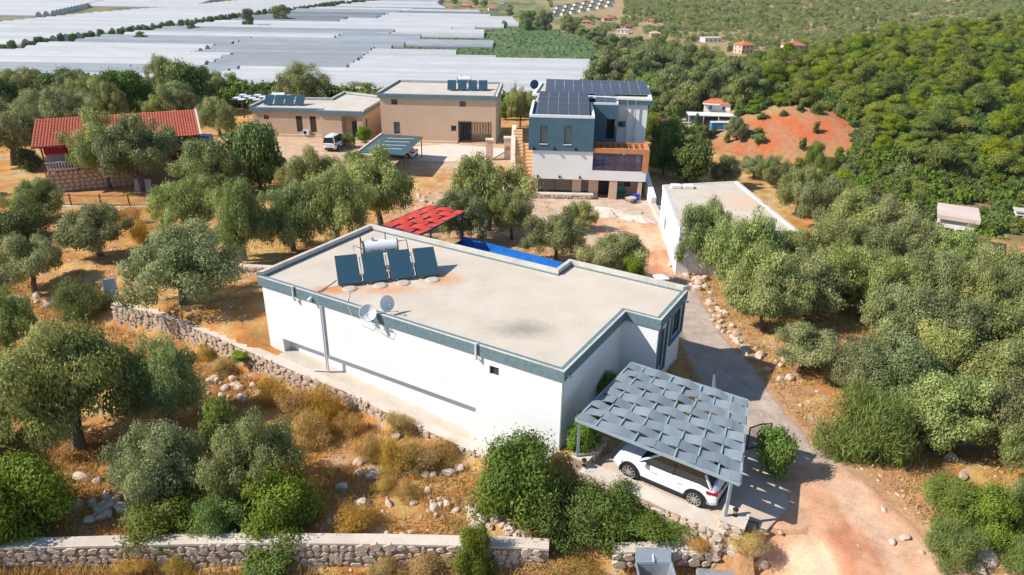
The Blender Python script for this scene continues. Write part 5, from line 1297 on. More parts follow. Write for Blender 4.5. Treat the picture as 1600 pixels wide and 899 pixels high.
for i, (px, py, w, ro, wa, st) in enumerate([(703, 18, 11, 'red', 'w', 1), (728, 13, 16, 'red', 's', 1), (706, 25, 12, 'dark', 'w', 1), (724, 30, 18, 'white', 'w', 1), (770, 17, 14, 'red', 'w', 1), (787, 33, 10, 'white', 'w', 1), (690, 14, 8, 'red', 't', 1), (917, 39, 15, 'red', 't', 1), (949, 33, 14, 'red', 't', 1),
        (983, 46, 12, 'burg', 's', 1), (974, 53, 18, 'white', 'w', 1), (1017, 37, 10, 'red', 't', 1), (1024, 58, 16, 'pink', 's', 1), (783, 6, 10, 'white', 'w', 1), (745, 24, 12, 'pink', 't', 1)]):
    cottage(['orange', 'dusky', 'grey roofed', 'white', 'red roofed', 'plain white', 'tiny orange', 'lone orange', 'second lone orange', 'small burgundy', 'long white', 'far orange', 'pale pink', 'topmost white', 'pale tan'][i]+' village house beyond the greenhouses' + (' by the gum trees' if px > 880 else ''), px, py, w, .8, st, ro, wa, rg.uniform(-20, 20), group='village houses beyond the greenhouses')
for j in range(3):
    for i in range(7):
        cottage('dark roofed house in the terraced estate near the top edge', 868+i*14+j*3, 27-i*2.6-j*6.2, 9.5, .9, 1, 'dark', 'w', 14, group='dark roofed estate houses')
# shed, truck and lane in the hollow
c_ = G(1110, 192); t = thing('open_shed', 'long open sided white shed in the hollow beside the red earth', 'shed', tuple(c_), R(-4))
MB().box(-8, -3, 2.7, 8, 3, 2.95).build('roof', hwall['w'], t)
for x in (-7.8, -3, 2, 7.6): MB().bar((x, -2.8, -.5), (x, -2.8, 2.7), .25).build('post', hwall['w'], t)
MB().box(-7.8, 2.6, -.5, 7.8, 2.8, 2.69).build('rear_wall', frame_grey, t); MB().box(2.5, -2.2, 0, 7, 2, 1.4).build('stacked_goods', hwall['w'], t)
c_ = G(1124, 206); t = thing('blue_truck', 'blue and white lorry parked in the hollow', 'truck', tuple(c_), R(3))
MB().box(-3.2, -1.2, 1.0, 3.0, 1.2, 3.1).build('cargo_box', mat('truck_blue', (.05, .22, .45), rough=.5), t); MB().box(-3.2, -1.21, .6, 3.0, 1.21, .997).build('chassis', car_white, t); MB().box(-3.2, -1.3, 3.1, 3.0, 1.2, 3.25).build('roof', car_white, t)
for x in (-2.2, 2.0):
    for y in (-1.1, 1.1): MB().lathe([(.45, -.12), (.45, .12)], (x, y, .4), 14, 'y').build('wheel', tyre_m, t)
for lab, px, py, m_ in (('dark blue car beside the round tree in the hollow', 1173, 211, mat('car_blue', (.03, .08, .16), rough=.3)), ('pale grey car at the top of the hollow lane', 1086, 170, mat('car_grey', (.35, .37, .4), rough=.3)), ('dark car left of the hollow lane', 1070, 174, mat('car_dark', (.06, .06, .07), rough=.3))):
    c_ = G(px, py); car(lab, tuple(c_), R(rg.uniform(-20, 40)), m_, 'sedan', False)
mb = MB(); ln = [G(1072, 212), G(1078, 195), G(1082, 180), G(1086, 170)]
for a, b_ in zip(ln[:-1], ln[1:]): mb.quad((a[0]-3, a[1], a[2]+.25), (a[0]+3, a[1], a[2]+.25), (b_[0]+3, b_[1], b_[2]+.25), (b_[0]-3, b_[1], b_[2]+.25))
kind(mb.build('lane', mat('lane_dirt', (.55, .42, .33), (.6, .48, .38), .3, .9)), 'structure')
# brick hut among the greenhouses
c_ = atz(576, 124, VZ); t = thing('brick_hut', 'small brick hut among the near greenhouses', 'hut', tuple(c_)); MB().box(-4, -2, 0, 4, 3, 3.2).build('wall', mat('hut_brick', (.40, .17, .09), (.46, .22, .13), .6, .9), t); MB().box(-4.3, -2.3, 3.203, 4.3, 3.3, 3.45).build('roof', mat('tin_roof', (.45, .3, .22), rough=.7), t)
MB().box(-2.5, -2.05, 0, -1.4, -2.003, 2.2).build('door', frame_dark, t)
# ------------------------------------------------------------------ foliage
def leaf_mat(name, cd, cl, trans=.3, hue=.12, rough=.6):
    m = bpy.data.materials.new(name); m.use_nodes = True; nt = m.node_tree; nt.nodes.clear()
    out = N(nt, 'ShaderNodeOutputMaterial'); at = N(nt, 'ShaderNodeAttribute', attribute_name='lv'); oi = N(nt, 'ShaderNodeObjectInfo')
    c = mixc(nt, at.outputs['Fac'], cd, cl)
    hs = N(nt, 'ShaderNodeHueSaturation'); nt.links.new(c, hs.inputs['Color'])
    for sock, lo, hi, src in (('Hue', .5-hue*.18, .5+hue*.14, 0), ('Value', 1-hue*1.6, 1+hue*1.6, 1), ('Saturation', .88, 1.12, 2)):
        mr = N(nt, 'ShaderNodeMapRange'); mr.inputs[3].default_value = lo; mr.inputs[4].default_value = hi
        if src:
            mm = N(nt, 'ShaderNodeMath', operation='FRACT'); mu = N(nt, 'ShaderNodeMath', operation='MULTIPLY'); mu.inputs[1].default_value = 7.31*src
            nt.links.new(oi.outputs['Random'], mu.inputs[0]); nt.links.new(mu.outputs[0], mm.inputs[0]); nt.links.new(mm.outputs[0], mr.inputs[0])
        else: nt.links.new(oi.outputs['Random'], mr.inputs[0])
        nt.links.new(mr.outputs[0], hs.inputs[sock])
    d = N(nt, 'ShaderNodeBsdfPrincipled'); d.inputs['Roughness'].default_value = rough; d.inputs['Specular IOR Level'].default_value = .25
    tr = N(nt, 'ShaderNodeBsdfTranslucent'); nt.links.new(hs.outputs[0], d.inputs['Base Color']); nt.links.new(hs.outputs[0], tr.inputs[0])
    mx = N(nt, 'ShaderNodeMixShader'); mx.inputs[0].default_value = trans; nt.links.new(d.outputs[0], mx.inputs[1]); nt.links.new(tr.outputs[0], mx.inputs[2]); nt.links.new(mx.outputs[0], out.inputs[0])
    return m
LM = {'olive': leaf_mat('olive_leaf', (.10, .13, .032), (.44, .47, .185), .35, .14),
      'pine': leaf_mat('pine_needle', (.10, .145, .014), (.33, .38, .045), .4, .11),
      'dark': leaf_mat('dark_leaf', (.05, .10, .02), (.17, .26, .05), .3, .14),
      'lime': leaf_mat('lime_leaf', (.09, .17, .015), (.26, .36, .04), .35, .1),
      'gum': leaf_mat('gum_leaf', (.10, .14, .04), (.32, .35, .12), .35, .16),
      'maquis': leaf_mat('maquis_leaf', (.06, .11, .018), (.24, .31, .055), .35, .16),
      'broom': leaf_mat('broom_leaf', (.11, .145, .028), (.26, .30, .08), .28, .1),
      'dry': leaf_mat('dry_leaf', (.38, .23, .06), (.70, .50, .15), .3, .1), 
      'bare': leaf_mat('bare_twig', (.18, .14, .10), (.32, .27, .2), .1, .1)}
bark = mat('olive_bark', (.10, .08, .06), (.19, .16, .13), 6, .95, .6, 20, coord='obj')
bark_p = mat('pine_bark', (.16, .12, .09), (.26, .21, .17), 6, .95, .5, 20, coord='obj')
def leaves(rs, clumps, n, l, w, up=.5, shell=.5, droop=0):
    """n diamond leaves spread through the clumps (x,y,z,rx,rz,shade)"""
    c = np.array(clumps); wt = c[:, 3]**1.6*c[:, 4]; idx = rs.choice(len(c), n, p=wt/wt.sum()); k = c[idx]
    d = rs.normal(size=(n, 3)); d /= np.linalg.norm(d, axis=1)[:, None]
    r = (shell+(1-shell)*rs.random(n)**.6)*(1+np.abs(rs.normal(size=n))**1.4*.20)
    pos = k[:, :3]+d*r[:, None]*np.stack([k[:, 3], k[:, 3], k[:, 4]], 1)
    nrm = d*1.15+rs.normal(size=(n, 3))*.45+np.array([0, 0, up]); nrm /= np.linalg.norm(nrm, axis=1)[:, None]
    t = np.cross(nrm, rs.normal(size=(n, 3))); t /= np.linalg.norm(t, axis=1)[:, None]
    t[:, 2] -= droop; t /= np.linalg.norm(t, axis=1)[:, None]
    b = np.cross(nrm, t); s = (.65+.7*rs.random(n))[:, None]
    v = np.stack([pos-t*l*.5*s, pos+b*w*.5*s-t*l*.06*s, pos+t*l*.5*s, pos-b*w*.5*s-t*l*.06*s], 1).reshape(-1, 3)
    f = np.arange(4*n).reshape(n, 4)
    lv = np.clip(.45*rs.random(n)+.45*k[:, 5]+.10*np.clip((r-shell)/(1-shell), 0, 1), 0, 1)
    return v, f, np.repeat(lv, 4)
def leaf_mesh(name, parts, m):
    V = []; Fc = []; A = []; o = 0
    for v, f, a in parts: V.append(v); Fc.append(f+o); A.append(a); o += len(v)
    me = np_mesh(name, np.concatenate(V), np.concatenate(Fc), m, False)
    at = me.attributes.new('lv', 'FLOAT', 'POINT'); at.data.foreach_set('value', np.concatenate(A).astype(np.float32)); return me
def make_kind(kind_, seed, n, lsize, far=False):
    """crown of radius ~1 and total height 1, trunk under it; returns (crown mesh, trunk mesh or None)"""
    rs = np.random.RandomState(seed); rd = random.Random(seed); cl = []; tb = MB(); m = kind_
    if kind_ == 'olive':
        tips = []; nl = rd.randint(3, 5); zlo = rd.uniform(.26, .42)
        for i in range(nl):
            a = 2*PI*(i+rd.uniform(-.3, .3))/nl; rr = rd.uniform(.42, .62); tips.append((rr*math.cos(a), rr*math.sin(a), rd.uniform(.52, .72)))
        tips.append((rd.uniform(-.15, .15), rd.uniform(-.15, .15), rd.uniform(.72, .8)))
        for (x, y, z) in tips:
            for q in range(6 if far else 13):
                R0 = rd.uniform(.20, .30) if far else rd.uniform(.11, .25); a = rd.uniform(0, 2*PI); rr = rd.uniform(.08, .52)
                cl.append((x+rr*math.cos(a), y+rr*math.sin(a), min(.97, max(zlo, z+rd.uniform(-.28, .22)-rr*.18)), R0, R0*rd.uniform(.45, .75), rd.random()))
        for q in range(8): a = rd.uniform(0, 2*PI); cl.append((.74*math.cos(a), .74*math.sin(a), zlo+rd.uniform(0, .2), .16, .09, rd.random()))
        lean = (rd.uniform(-.12, .12), rd.uniform(-.12, .12))
        tb.tube([(0, 0, -.06), (lean[0]*.4, lean[1]*.4, .12), (lean[0], lean[1], .27)], [.10, .072, .062], 8)
        for (x, y, z) in tips: tb.tube([(lean[0], lean[1], .24), (x*.45+rd.uniform(-.05, .05), y*.45+rd.uniform(-.05, .05), .24+(z-.24)*.5), (x*.9, y*.9, z*.95)], [.048, .034, .012], 6)
        parts = [leaves(rs, cl, n, .043*lsize, .021*lsize, .5, .45)]
    elif kind_ == 'pine':
        H = 1.0
        for q in range(12 if far else 18):
            z = .38+.56*((q+rd.random())/(12 if far else 18)); rr = (1.0-.95*((z-.38)/.62)**1.6)*rd.uniform(.3, .78); a = rd.uniform(0, 2*PI); R0 = rd.uniform(.26, .42)*(1.15-.5*(z-.38))
            cl.append((rr*math.cos(a), rr*math.sin(a), z, R0, R0*.34, rd.random()))
        cl.append((0, 0, .9, .28, .12, .8)); tb.tube([(0, 0, -.05), (rd.uniform(-.05, .05), rd.uniform(-.05, .05), .5), (0, 0, .92)], [.06, .04, .012], 6)
        if not far:
            for q in cl[::3]: tb.tube([(0, 0, q[2]-.1), (q[0]*.8, q[1]*.8, q[2]-.03)], [.022, .01], 5)
        parts = [leaves(rs, cl, n, .10*lsize, .028*lsize, .7, .3)]
    elif kind_ == 'gum':
        for q in range(14 if far else 20):
            z = .22+.72*((q+rd.random())/(14 if far else 20)); rr = rd.uniform(.2, .72)*(1-.55*abs(z-.5)); a = rd.uniform(0, 2*PI); R0 = rd.uniform(.24, .42)
            cl.append((rr*math.cos(a), rr*math.sin(a), z, R0, R0*.36, rd.random()))
        tb.tube([(0, 0, -.05), (.03, .02, .45), (0, 0, .85)], [.05, .035, .012], 6)
        parts = [leaves(rs, cl, n, .10*lsize, .034*lsize, .3, .35, .3)]
    elif kind_ == 'cypress':
        for q in range(14): z = .06+.9*q/14; cl.append((rd.uniform(-.1, .1), rd.uniform(-.1, .1), z, .8*(1-.75*abs(z-.3)**1.2), .09, rd.random()))
        parts = [leaves(rs, cl, n, .16*lsize, .07*lsize, .3, .5)]; m = 'dark'
    elif kind_ in ('maquis', 'broom', 'dark', 'lime', 'dry'):
        tall = kind_ in ('dark', 'lime'); nq = 26 if not far else 12
        for q in range(nq):
            a = rd.uniform(0, 2*PI); z = rd.uniform(.25 if tall else .1, .85); rr = math.sqrt(max(0, 1-((z-.35)/.6)**2))*rd.uniform(.3, .78); R0 = rd.uniform(.22, .38)
            cl.append((rr*math.cos(a), rr*math.sin(a), z, R0, R0*rd.uniform(.5, .75)*(.7 if tall else 1), rd.random()))
        cl.append((0, 0, .45, .5, .35, .3))
        if tall: tb.tube([(0, 0, -.05), (.03, 0, .3), (0, .02, .6)], [.06, .045, .015], 7)
        else:
            for q in range(4): a = q*1.6; tb.tube([(0, 0, -.05), (.3*math.cos(a), .3*math.sin(a), .3), (.5*math.cos(a), .5*math.sin(a), .6)], [.03, .02, .008], 5)
        L = {'maquis': (.085, .04), 'broom': (.15, .022), 'dark': (.10, .06), 'lime': (.11, .06), 'dry': (.17, .016)}[kind_]
        parts = [leaves(rs, cl, n, L[0]*lsize, L[1]*lsize, 1.0 if kind_ in ('broom', 'dry') else .5, .3, -.8 if kind_ in ('broom', 'dry') else 0)]
    V_ = parts[0][0]; rr = np.hypot(V_[:, 0], V_[:, 1]); kx = 1.0/np.percentile(rr, 98.5); kz = 1.0/np.percentile(V_[:, 2], 99.5)
    V_[:, :2] *= kx; V_[:, 2] *= kz; tb.v = [(a*kx, b_*kx, c_*kz) for a, b_, c_ in tb.v]
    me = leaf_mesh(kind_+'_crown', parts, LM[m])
    tm = tb.mesh(kind_+'_trunk', bark_p if kind_ in ('pine', 'gum') else bark, True) if tb.v else None
    return me, tm
SPEC = {'olive': (8, 34000, 1.0), 'pine': (6, 7500, 1.1), 'gum': (5, 6500, 1.25), 'maquis': (5, 20000, .72), 'broom': (3, 16000, .7), 'dark': (3, 15000, .75), 'lime': (2, 12000, .75), 'dry': (4, 7000, .9), 'cypress': (1, 2600, 1.0)}
LIB = {k: [make_kind(k, 50*i+hash_ , n, ls) for i in range(c)] for (k, (c, n, ls)), hash_ in zip(SPEC.items(), range(11, 99, 7))}
FAR = {k: [make_kind(k, 900+i, 520, 3.4, True) for i in range(4)] for k in ('olive', 'pine', 'gum', 'maquis')}
tr = random.Random(2024)
NAMES = {'olive': 'olive_tree', 'pine': 'pine_tree', 'gum': 'gum_tree', 'maquis': 'evergreen_shrub', 'broom': 'broom_shrub', 'dark': 'broadleaf_tree', 'lime': 'citrus_tree', 'dry': 'dry_shrub', 'cypress': 'cypress_tree'}
CATS = {'olive': 'tree', 'pine': 'tree', 'gum': 'tree', 'maquis': 'shrub', 'broom': 'shrub', 'dark': 'tree', 'lime': 'tree', 'dry': 'shrub', 'cypress': 'tree'}
VAR = {'i': 0}
def plant(kind_, x, y, z, w, h, label, group=None, lib=None, var=None, rz=None):
    L = (lib or LIB)[kind_]; VAR['i'] += 1
    cm, tm = L[(VAR['i']*5+tr.randrange(3)) % len(L) if var is None else var % len(L)]
    t = thing(NAMES[kind_], label, CATS[kind_], (x, y, z), tr.uniform(0, 6.28) if rz is None else rz, group)
    s = (w/2, w/2*tr.uniform(.92, 1.08), h)
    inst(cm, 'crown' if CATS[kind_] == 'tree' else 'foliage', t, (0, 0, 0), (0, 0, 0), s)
    if tm: inst(tm, 'trunk' if CATS[kind_] == 'tree' else 'stems', t, (0, 0, 0), (0, 0, 0), s)
    return t
def tree_at(kind_, px, pyb, wpx, pyt, label, group=None, lib=None, var=None, minr=.0):
    c = G(px, pyb); d = depth(c); w = wpx*d/FPX*1.05
    back = .30*w*(0 if kind_ in ('cypress',) else 1)
    r = math.hypot(c[0], c[1]); f = (r+back*.55)/r; x, y = c[0]*f, c[1]*f; z = Tz(x, y)
    h = max(.6, ztop(px, pyt, x, y)-z)
    h = min(h, w*1.6 if kind_ not in ('cypress', 'gum', 'pine', 'dark', 'lime') else 99)
    return plant(kind_, x, y, z-.05, w, h*1.04, label, group, lib, var)
NEAR = [
 ('olive', 290, 487, 188, 358, 'large olive tree behind the garden wall, left of the white house'),
 ('olive', 160, 405, 112, 322, 'sparse olive tree with a bent bare trunk, left of the large olive by the wall'),
 ('olive', 62, 345, 84, 283, 'olive tree at the left edge, just below the iron railing'),
 ('maquis', 38, 378, 95, 322, 'rounded green shrub at the left edge under the railing olive'),
 ('olive', 55, 462, 100, 366, 'olive tree by the left edge above the broom shrub'),
 ('broom', 135, 500, 84, 438, 'bright green broom shrub at the left end of the garden wall'),
 ('olive', 24, 568, 105, 448, 'olive tree cut by the left edge, level with the garden wall'),
 ('olive', 130, 720, 215, 508, 'very large spreading olive in the lower left field'),
 ('olive', 268, 672, 112, 530, 'dark olive tree between the spreading olive and the garden wall'),
 ('maquis', 45, 838, 150, 715, 'big dark evergreen shrub at the lower left corner'),
 ('olive', 255, 790, 150, 668, 'olive tree above the foreground wall, left of its twin'),
 ('olive', 410, 795, 145, 655, 'olive tree above the foreground wall, right of its twin'),
 ('maquis', 268, 836, 135, 770, 'low green shrub on the foreground wall under the left twin olive'),
 ('maquis', 440, 836, 140, 745, 'low green shrub on the foreground wall under the right twin olive'),
 ('maquis', 350, 836, 90, 778, 'small green shrub between the two wall shrubs'),
 ('lime', 352, 720, 60, 628, 'bright green slim shrub between the twin olives'),
 ('olive', 20, 690, 90, 600, 'olive tree at the left edge below the spreading olive crown'),
 ('olive', 298, 372, 104, 285, 'olive tree right of the iron railing'),
 ('olive', 385, 412, 90, 285, 'tall narrow olive tree left of the roof corner'),
 ('olive', 345, 312, 122, 220, 'pale olive tree below the single storey beige house'),
 ('dark', 408, 300, 92, 196, 'dark green leafy tree between the pale olive and the court'),
 ('olive', 460, 398, 112, 288, 'olive tree directly behind the left roof corner'),
 ('olive', 530, 395, 118, 272, 'olive tree behind the solar collectors'),
 ('olive', 596, 358, 110, 238, 'olive tree with visible trunk left of the red pergola'),
 ('olive', 495, 320, 105, 236, 'olive tree behind the group, nearest the white van'),
 ('olive', 560, 300, 80, 240, 'small olive tree just below the dark green carport'),
 ('olive', 762, 365, 122, 250, 'tall olive tree between the red pergola and the villa'),
 ('olive', 722, 385, 92, 302, 'pale olive tree touching the red pergola'),
 ('olive', 800, 378, 70, 300, 'small olive tree left of the villa stairs'),
 ('olive', 905, 362, 62, 314, 'small round olive before the villa ground floor'),
 ('olive', 868, 412, 98, 340, 'olive tree behind the pool, before the villa'),
 ('olive', 958, 432, 108, 370, 'wide low olive tree behind the step in the roof'),
 ('maquis', 985, 440, 46, 405, 'yellowish low shrub behind the roof near the chimney'),
 ('olive', 1097, 434, 92, 318, 'leaning olive tree with bare trunk before the low white building'),
 ('olive', 1156, 466, 122, 336, 'olive tree hiding the front of the low white building'),
 ('olive', 1190, 525, 128, 398, 'olive tree with clear trunk right of the stone heap'),
 ('olive', 1250, 585, 112, 510, 'low rounded olive beside the bend of the track'),
 ('broom', 1345, 720, 140, 606, 'large light green broom shrub right of the dirt road'),
 ('maquis', 808, 815, 150, 696, 'dense bright green shrub at the front corner of the white house'),
 ('maquis', 885, 845, 130, 765, 'olive green shrub left of the white car'),
 ('maquis', 1022, 852, 135, 790, 'tall dark green shrub in front of the white car'),
 ('maquis', 945, 850, 125, 765, 'middle green shrub below the parking wall'),
 ('lime', 1203, 748, 66, 674, 'small round citrus tree beside the carport'),
 ('lime', 912, 715, 58, 652, 'bright hedge plant in the bed under the left carport post'),
 ('lime', 955, 640, 52, 590, 'green bush in the dark corner behind the carport'),
 ('broom', 1470, 810, 95, 742, 'grey green shrub left of the bright bush, lower right'),
 ('maquis', 1538, 842, 96, 758, 'bright green round bush at the lower right'),
 ('broom', 1482, 880, 92, 815, 'grey green shrub at the lower right verge'),
 ('broom', 1590, 900, 80, 838, 'shrub cut by the lower right corner'),
 ('olive', 1598, 840, 80, 735, 'olive branch mass cut by the right edge, lower right'),
 ('lime', 425, 905, 92, 860, 'bright green shrub at the bottom edge before the foreground wall'),
 ('maquis', 745, 905, 62, 826, 'grey green shrub overhanging the foreground wall'),
 ('lime', 385, 577, 40, 545, 'small yellow green bush at the foot of the garden wall'),
 ('maquis', 5, 880, 50, 800, 'pale sprig of shrub at the left end of the foreground wall'),
 ('olive', 172, 298, 100, 176, 'olive tree before the left half of the red tiled roof'),
 ('olive', 226, 303, 104, 183, 'olive tree with pale trunk before the middle of the red tiled roof'),
 ('dark', 48, 268, 38, 232, 'small round tree beside the cabin porch'),
 ('olive', 22, 262, 95, 158, 'big olive tree at the left edge beside the cabin'),
 ('dark', 1072, 288, 76, 222, 'bright leafy tree behind the low white building'),
 ('dark', 1035, 275, 62, 190, 'dark tree against the right side of the villa'),
 ('olive', 1132, 292, 50, 244, 'small pale olive behind the low white building'),
 ('lime', 570, 224, 22, 198, 'bright bush beside the entrance path of the beige houses'),
 ('olive', 546, 232, 24, 208, 'little olive beside the white van'),
 ('olive', 600, 250, 34, 220, 'small olive at the corner of the dark green carport'),
 ('lime', 790, 188, 24, 158, 'yellow green shrub between beige house and villa'),
 ('olive', 812, 200, 38, 140, 'olive tree behind the villa stairs'),
 ('olive', 475, 172, 80, 102, 'big round olive tree behind the single storey beige house'),
 ('maquis', 565, 150, 62, 130, 'pale shrubs row behind the beige roof'),
]
for k in NEAR: tree_at(k[0], *k[1:5], k[5])
# plateau edge behind the cabin
EDGE = [(55, 165, 70, 108), (98, 172, 66, 112), (20, 150, 60, 115), (130, 178, 60, 112), (72, 195, 78, 140), (150, 188, 62, 120), (205, 182, 66, 112), (182, 190, 50, 130), (262, 165, 46, 90), (300, 180, 84, 100), (330, 165, 55, 108), (248, 188, 48, 150),
        (366, 158, 46, 116), (345, 215, 64, 155), (225, 165, 44, 118), (285, 188, 60, 130), (8, 180, 50, 125), (110, 205, 72, 140), (40, 225, 60, 160)]
ORD = ['first', 'second', 'third', 'fourth', 'fifth', 'sixth', 'seventh', 'eighth', 'ninth', 'tenth', 'eleventh', 'twelfth', 'thirteenth', 'fourteenth', 'fifteenth', 'sixteenth', 'seventeenth', 'eighteenth', 'nineteenth', 'twentieth']
EDGE.sort()
for i, (px, pb, w, pt) in enumerate(EDGE):
    tree_at('olive' if i % 5 else 'dark', px, pb, w, pt, f"{'olive' if i % 5 else 'darker green tree'} in the belt behind the red tiled roof, {ORD[i]} from the left", 'tree belt behind the cabin')
# olive grove on the right
GROVE = [(1243, 340, 80, 258), (1285, 362, 88, 278), (1322, 392, 92, 300), (1376, 398, 92, 312), (1300, 430, 95, 340), (1360, 448, 102, 355), (1420, 432, 95, 340), (1480, 446, 96, 355), (1540, 470, 95, 380), (1592, 478, 86, 388),
         (1240, 500, 128, 398), (1310, 488, 112, 385), (1372, 505, 114, 400), (1440, 498, 114, 392), (1502, 520, 114, 412), (1572, 528, 112, 420), (1400, 562, 132, 448), (1472, 585, 134, 465), (1552, 585, 132, 466), (1598, 625, 120, 510),
         (1338, 632, 116, 535), (1392, 655, 142, 530), (1452, 630, 142, 508), (1532, 665, 150, 535), (1475, 715, 150, 585), (1560, 725, 142, 595), (1598, 770, 112, 660), (1205, 292, 60, 246), (1178, 280, 50, 244), (1425, 700, 110, 610), (1345, 500, 90, 420), (1225, 462, 110, 362)]
GROVE.sort(); seen = {}
for i, (px, pb, w, pt) in enumerate(GROVE):
    row = 'back rows' if pb < 455 else ('middle rows' if pb < 570 else 'front rows'); seen[row] = seen.get(row, -1)+1
    tree_at('olive', px, pb, w, pt, f'olive tree in the {row} of the right-hand grove, {ORD[seen[row]]} from the left', 'olive grove right of the track')
tree_at('pine', 1306, 330, 66, 268, 'yellow green pine sapling among the back olives of the grove')
# trees of the hollow
for lab, k, px, pb, w, pt in (('round grey green tree beside the lorry', 'olive', 1150, 222, 40, 184), ('small golden cypress beside the lorry', 'cypress', 1113, 212, 11, 196), ('tall dark cypress right of the burgundy roof', 'cypress', 1055, 205, 8, 165), ('tall dark cypress, second right of the burgundy roof', 'cypress', 1050, 203, 7, 168), ('cypress before the long shed', 'cypress', 1086, 208, 9, 178),
        ('leafy tree below the long shed', 'dark', 1096, 222, 30, 196), ('olive tree below the lane in the hollow', 'olive', 1075, 238, 36, 212), ('dark bush on the slope right of the villa', 'maquis', 1015, 220, 50, 180), ('yellowish tree behind the orange hipped roof', 'lime', 1112, 152, 22, 118), ('pale tree left of the orange hipped roof', 'olive', 1090, 172, 24, 150),
        ('dark shrub at the foot of the red earth', 'maquis', 1272, 262, 34, 222), ('small shrub right of the red earth', 'maquis', 1310, 250, 16, 230), ('small shrub right of the red earth, farther right', 'maquis', 1330, 254, 18, 238), ('shrub below the red earth', 'maquis', 1296, 268, 22, 246), ('lone shrub on the red slope', 'maquis', 1343, 270, 20, 250), ('grey shrub under the red slope', 'olive', 1325, 280, 32, 255)):
    tree_at(k, px, pb, w, pt, lab)

def hides(x, y, top): return any(abs(x-hx) < hw_*.75+9 and y > hy-2 and y-top < hy for hx, hy, hw_ in HPX)
def scatter_px(poly, n, spacing, seed):
    r = random.Random(seed); out_ = []; xs = [p[0] for p in poly]; ys = [p[1] for p in poly]; tries = 0
    while len(out_) < n and tries < n*60:
        tries += 1; x, y = r.uniform(min(xs), max(xs)), r.uniform(min(ys), max(ys))
        if not bool(inpoly(np.array([x]), np.array([y]), poly)[0]): continue
        if any((x-a)**2+((y-b)*1.6)**2 < spacing**2 for a, b in out_): continue
        out_.append((x, y))
    return sorted(out_, key=lambda p: p[1])
# gum trees of the valley
for x, y in scatter_px([(935, 128), (955, 112), (1000, 104), (1060, 106), (1110, 122), (1165, 140), (1185, 160), (1150, 165), (1095, 160), (1040, 195), (1005, 185), (1000, 140)], 62, 15, 4):
    if hides(x, y+8, 44): continue
    c = G(x, y+8); d = depth(c); plant('gum', c[0], c[1], c[2], tr.uniform(34, 48)*d/FPX, tr.uniform(34, 56)*d/FPX, 'tall gum tree in the dense valley wood behind the villa', 'gum trees of the valley wood')
for x, y in scatter_px([(815, 48), (850, 46), (905, 60), (930, 72), (955, 95), (990, 96), (1040, 92), (1030, 74), (960, 62), (880, 38), (830, 36)], 34, 12, 6):
    if hides(x, y+5, 24): continue
    c = G(x, y+5); d = depth(c); plant('gum', c[0], c[1], c[2], tr.uniform(18, 28)*d/FPX, tr.uniform(18, 32)*d/FPX, 'gum tree bordering the reed bed', 'gum trees along the reed bed')
for x, y in scatter_px([(690, 22), (720, 34), (800, 45), (830, 32), (800, 5), (700, 2)], 22, 11, 8):
    if hides(x, y+3, 11): continue
    c = G(x, y+3); d = depth(c); plant('gum', c[0], c[1], c[2], tr.uniform(9, 15)*d/FPX, tr.uniform(8, 16)*d/FPX, 'small distant tree between the village houses', 'trees between the village houses', FAR)
# row of small trees between the greenhouse fields
y = 420.0
while y < 1150:
    x = float(xrow(y)); plant('dark', x+tr.uniform(-1.5, 1.5), y, VZ, tr.uniform(5.5, 8), tr.uniform(5, 7.5), 'small round tree in the row dividing the greenhouse fields', 'row of trees between the greenhouse fields'); y += tr.uniform(8.5, 12)
for lab, px, pb, w, pt in (('tall dark tree in the greenhouse tree row, right of the middle', 440, 38, 28, 9), ('taller tree in the greenhouse tree row, left one', 300, 54, 16, 32), ('slim tall tree in the greenhouse tree row', 388, 48, 18, 15), ('bushy tree in the greenhouse tree row near the left', 170, 78, 18, 66), ('dark tree in the row before the pink hut', 222, 68, 18, 50)):
    tree_at('gum', px, pb, w, pt, lab)
# pines of the hill
r = random.Random(5); cnt = 0
for gy_ in np.arange(150, 360, 7.7):
    for gx_ in np.arange(60, 300, 7.7):
        x, y = gx_+r.uniform(-3.4, 3.4), gy_+r.uniform(-3.4, 3.4); z = Tz(x, y)
        q = RM @ (np.array([x, y, z])-np.array([0, 0, CAMZ])); px, py = 800+FPX*q[0]/q[2], 449.5+FPX*q[1]/q[2]
        if not (1150 < px < 1640 and py < 335): continue
        lo = np.interp(px, [1150, 1310, 1315, 1400, 1640], [170, 178, 225, 265, 300])
        if py > lo or py < np.interp(px, [1150, 1200, 1640], [118, 96, 10]): continue
        if cnt >= 300: continue
        if r.random() < .06: continue
        w = r.choice((5, 6, 7, 7.5, 8.5, 9.5))*r.uniform(.9, 1.15); plant('pine', x, y, z-.3, w, w*r.uniform(.6, .95), 'yellow green pine on the wooded hillside at the right', 'pines on the hillside'); cnt += 1
print('pines', cnt)

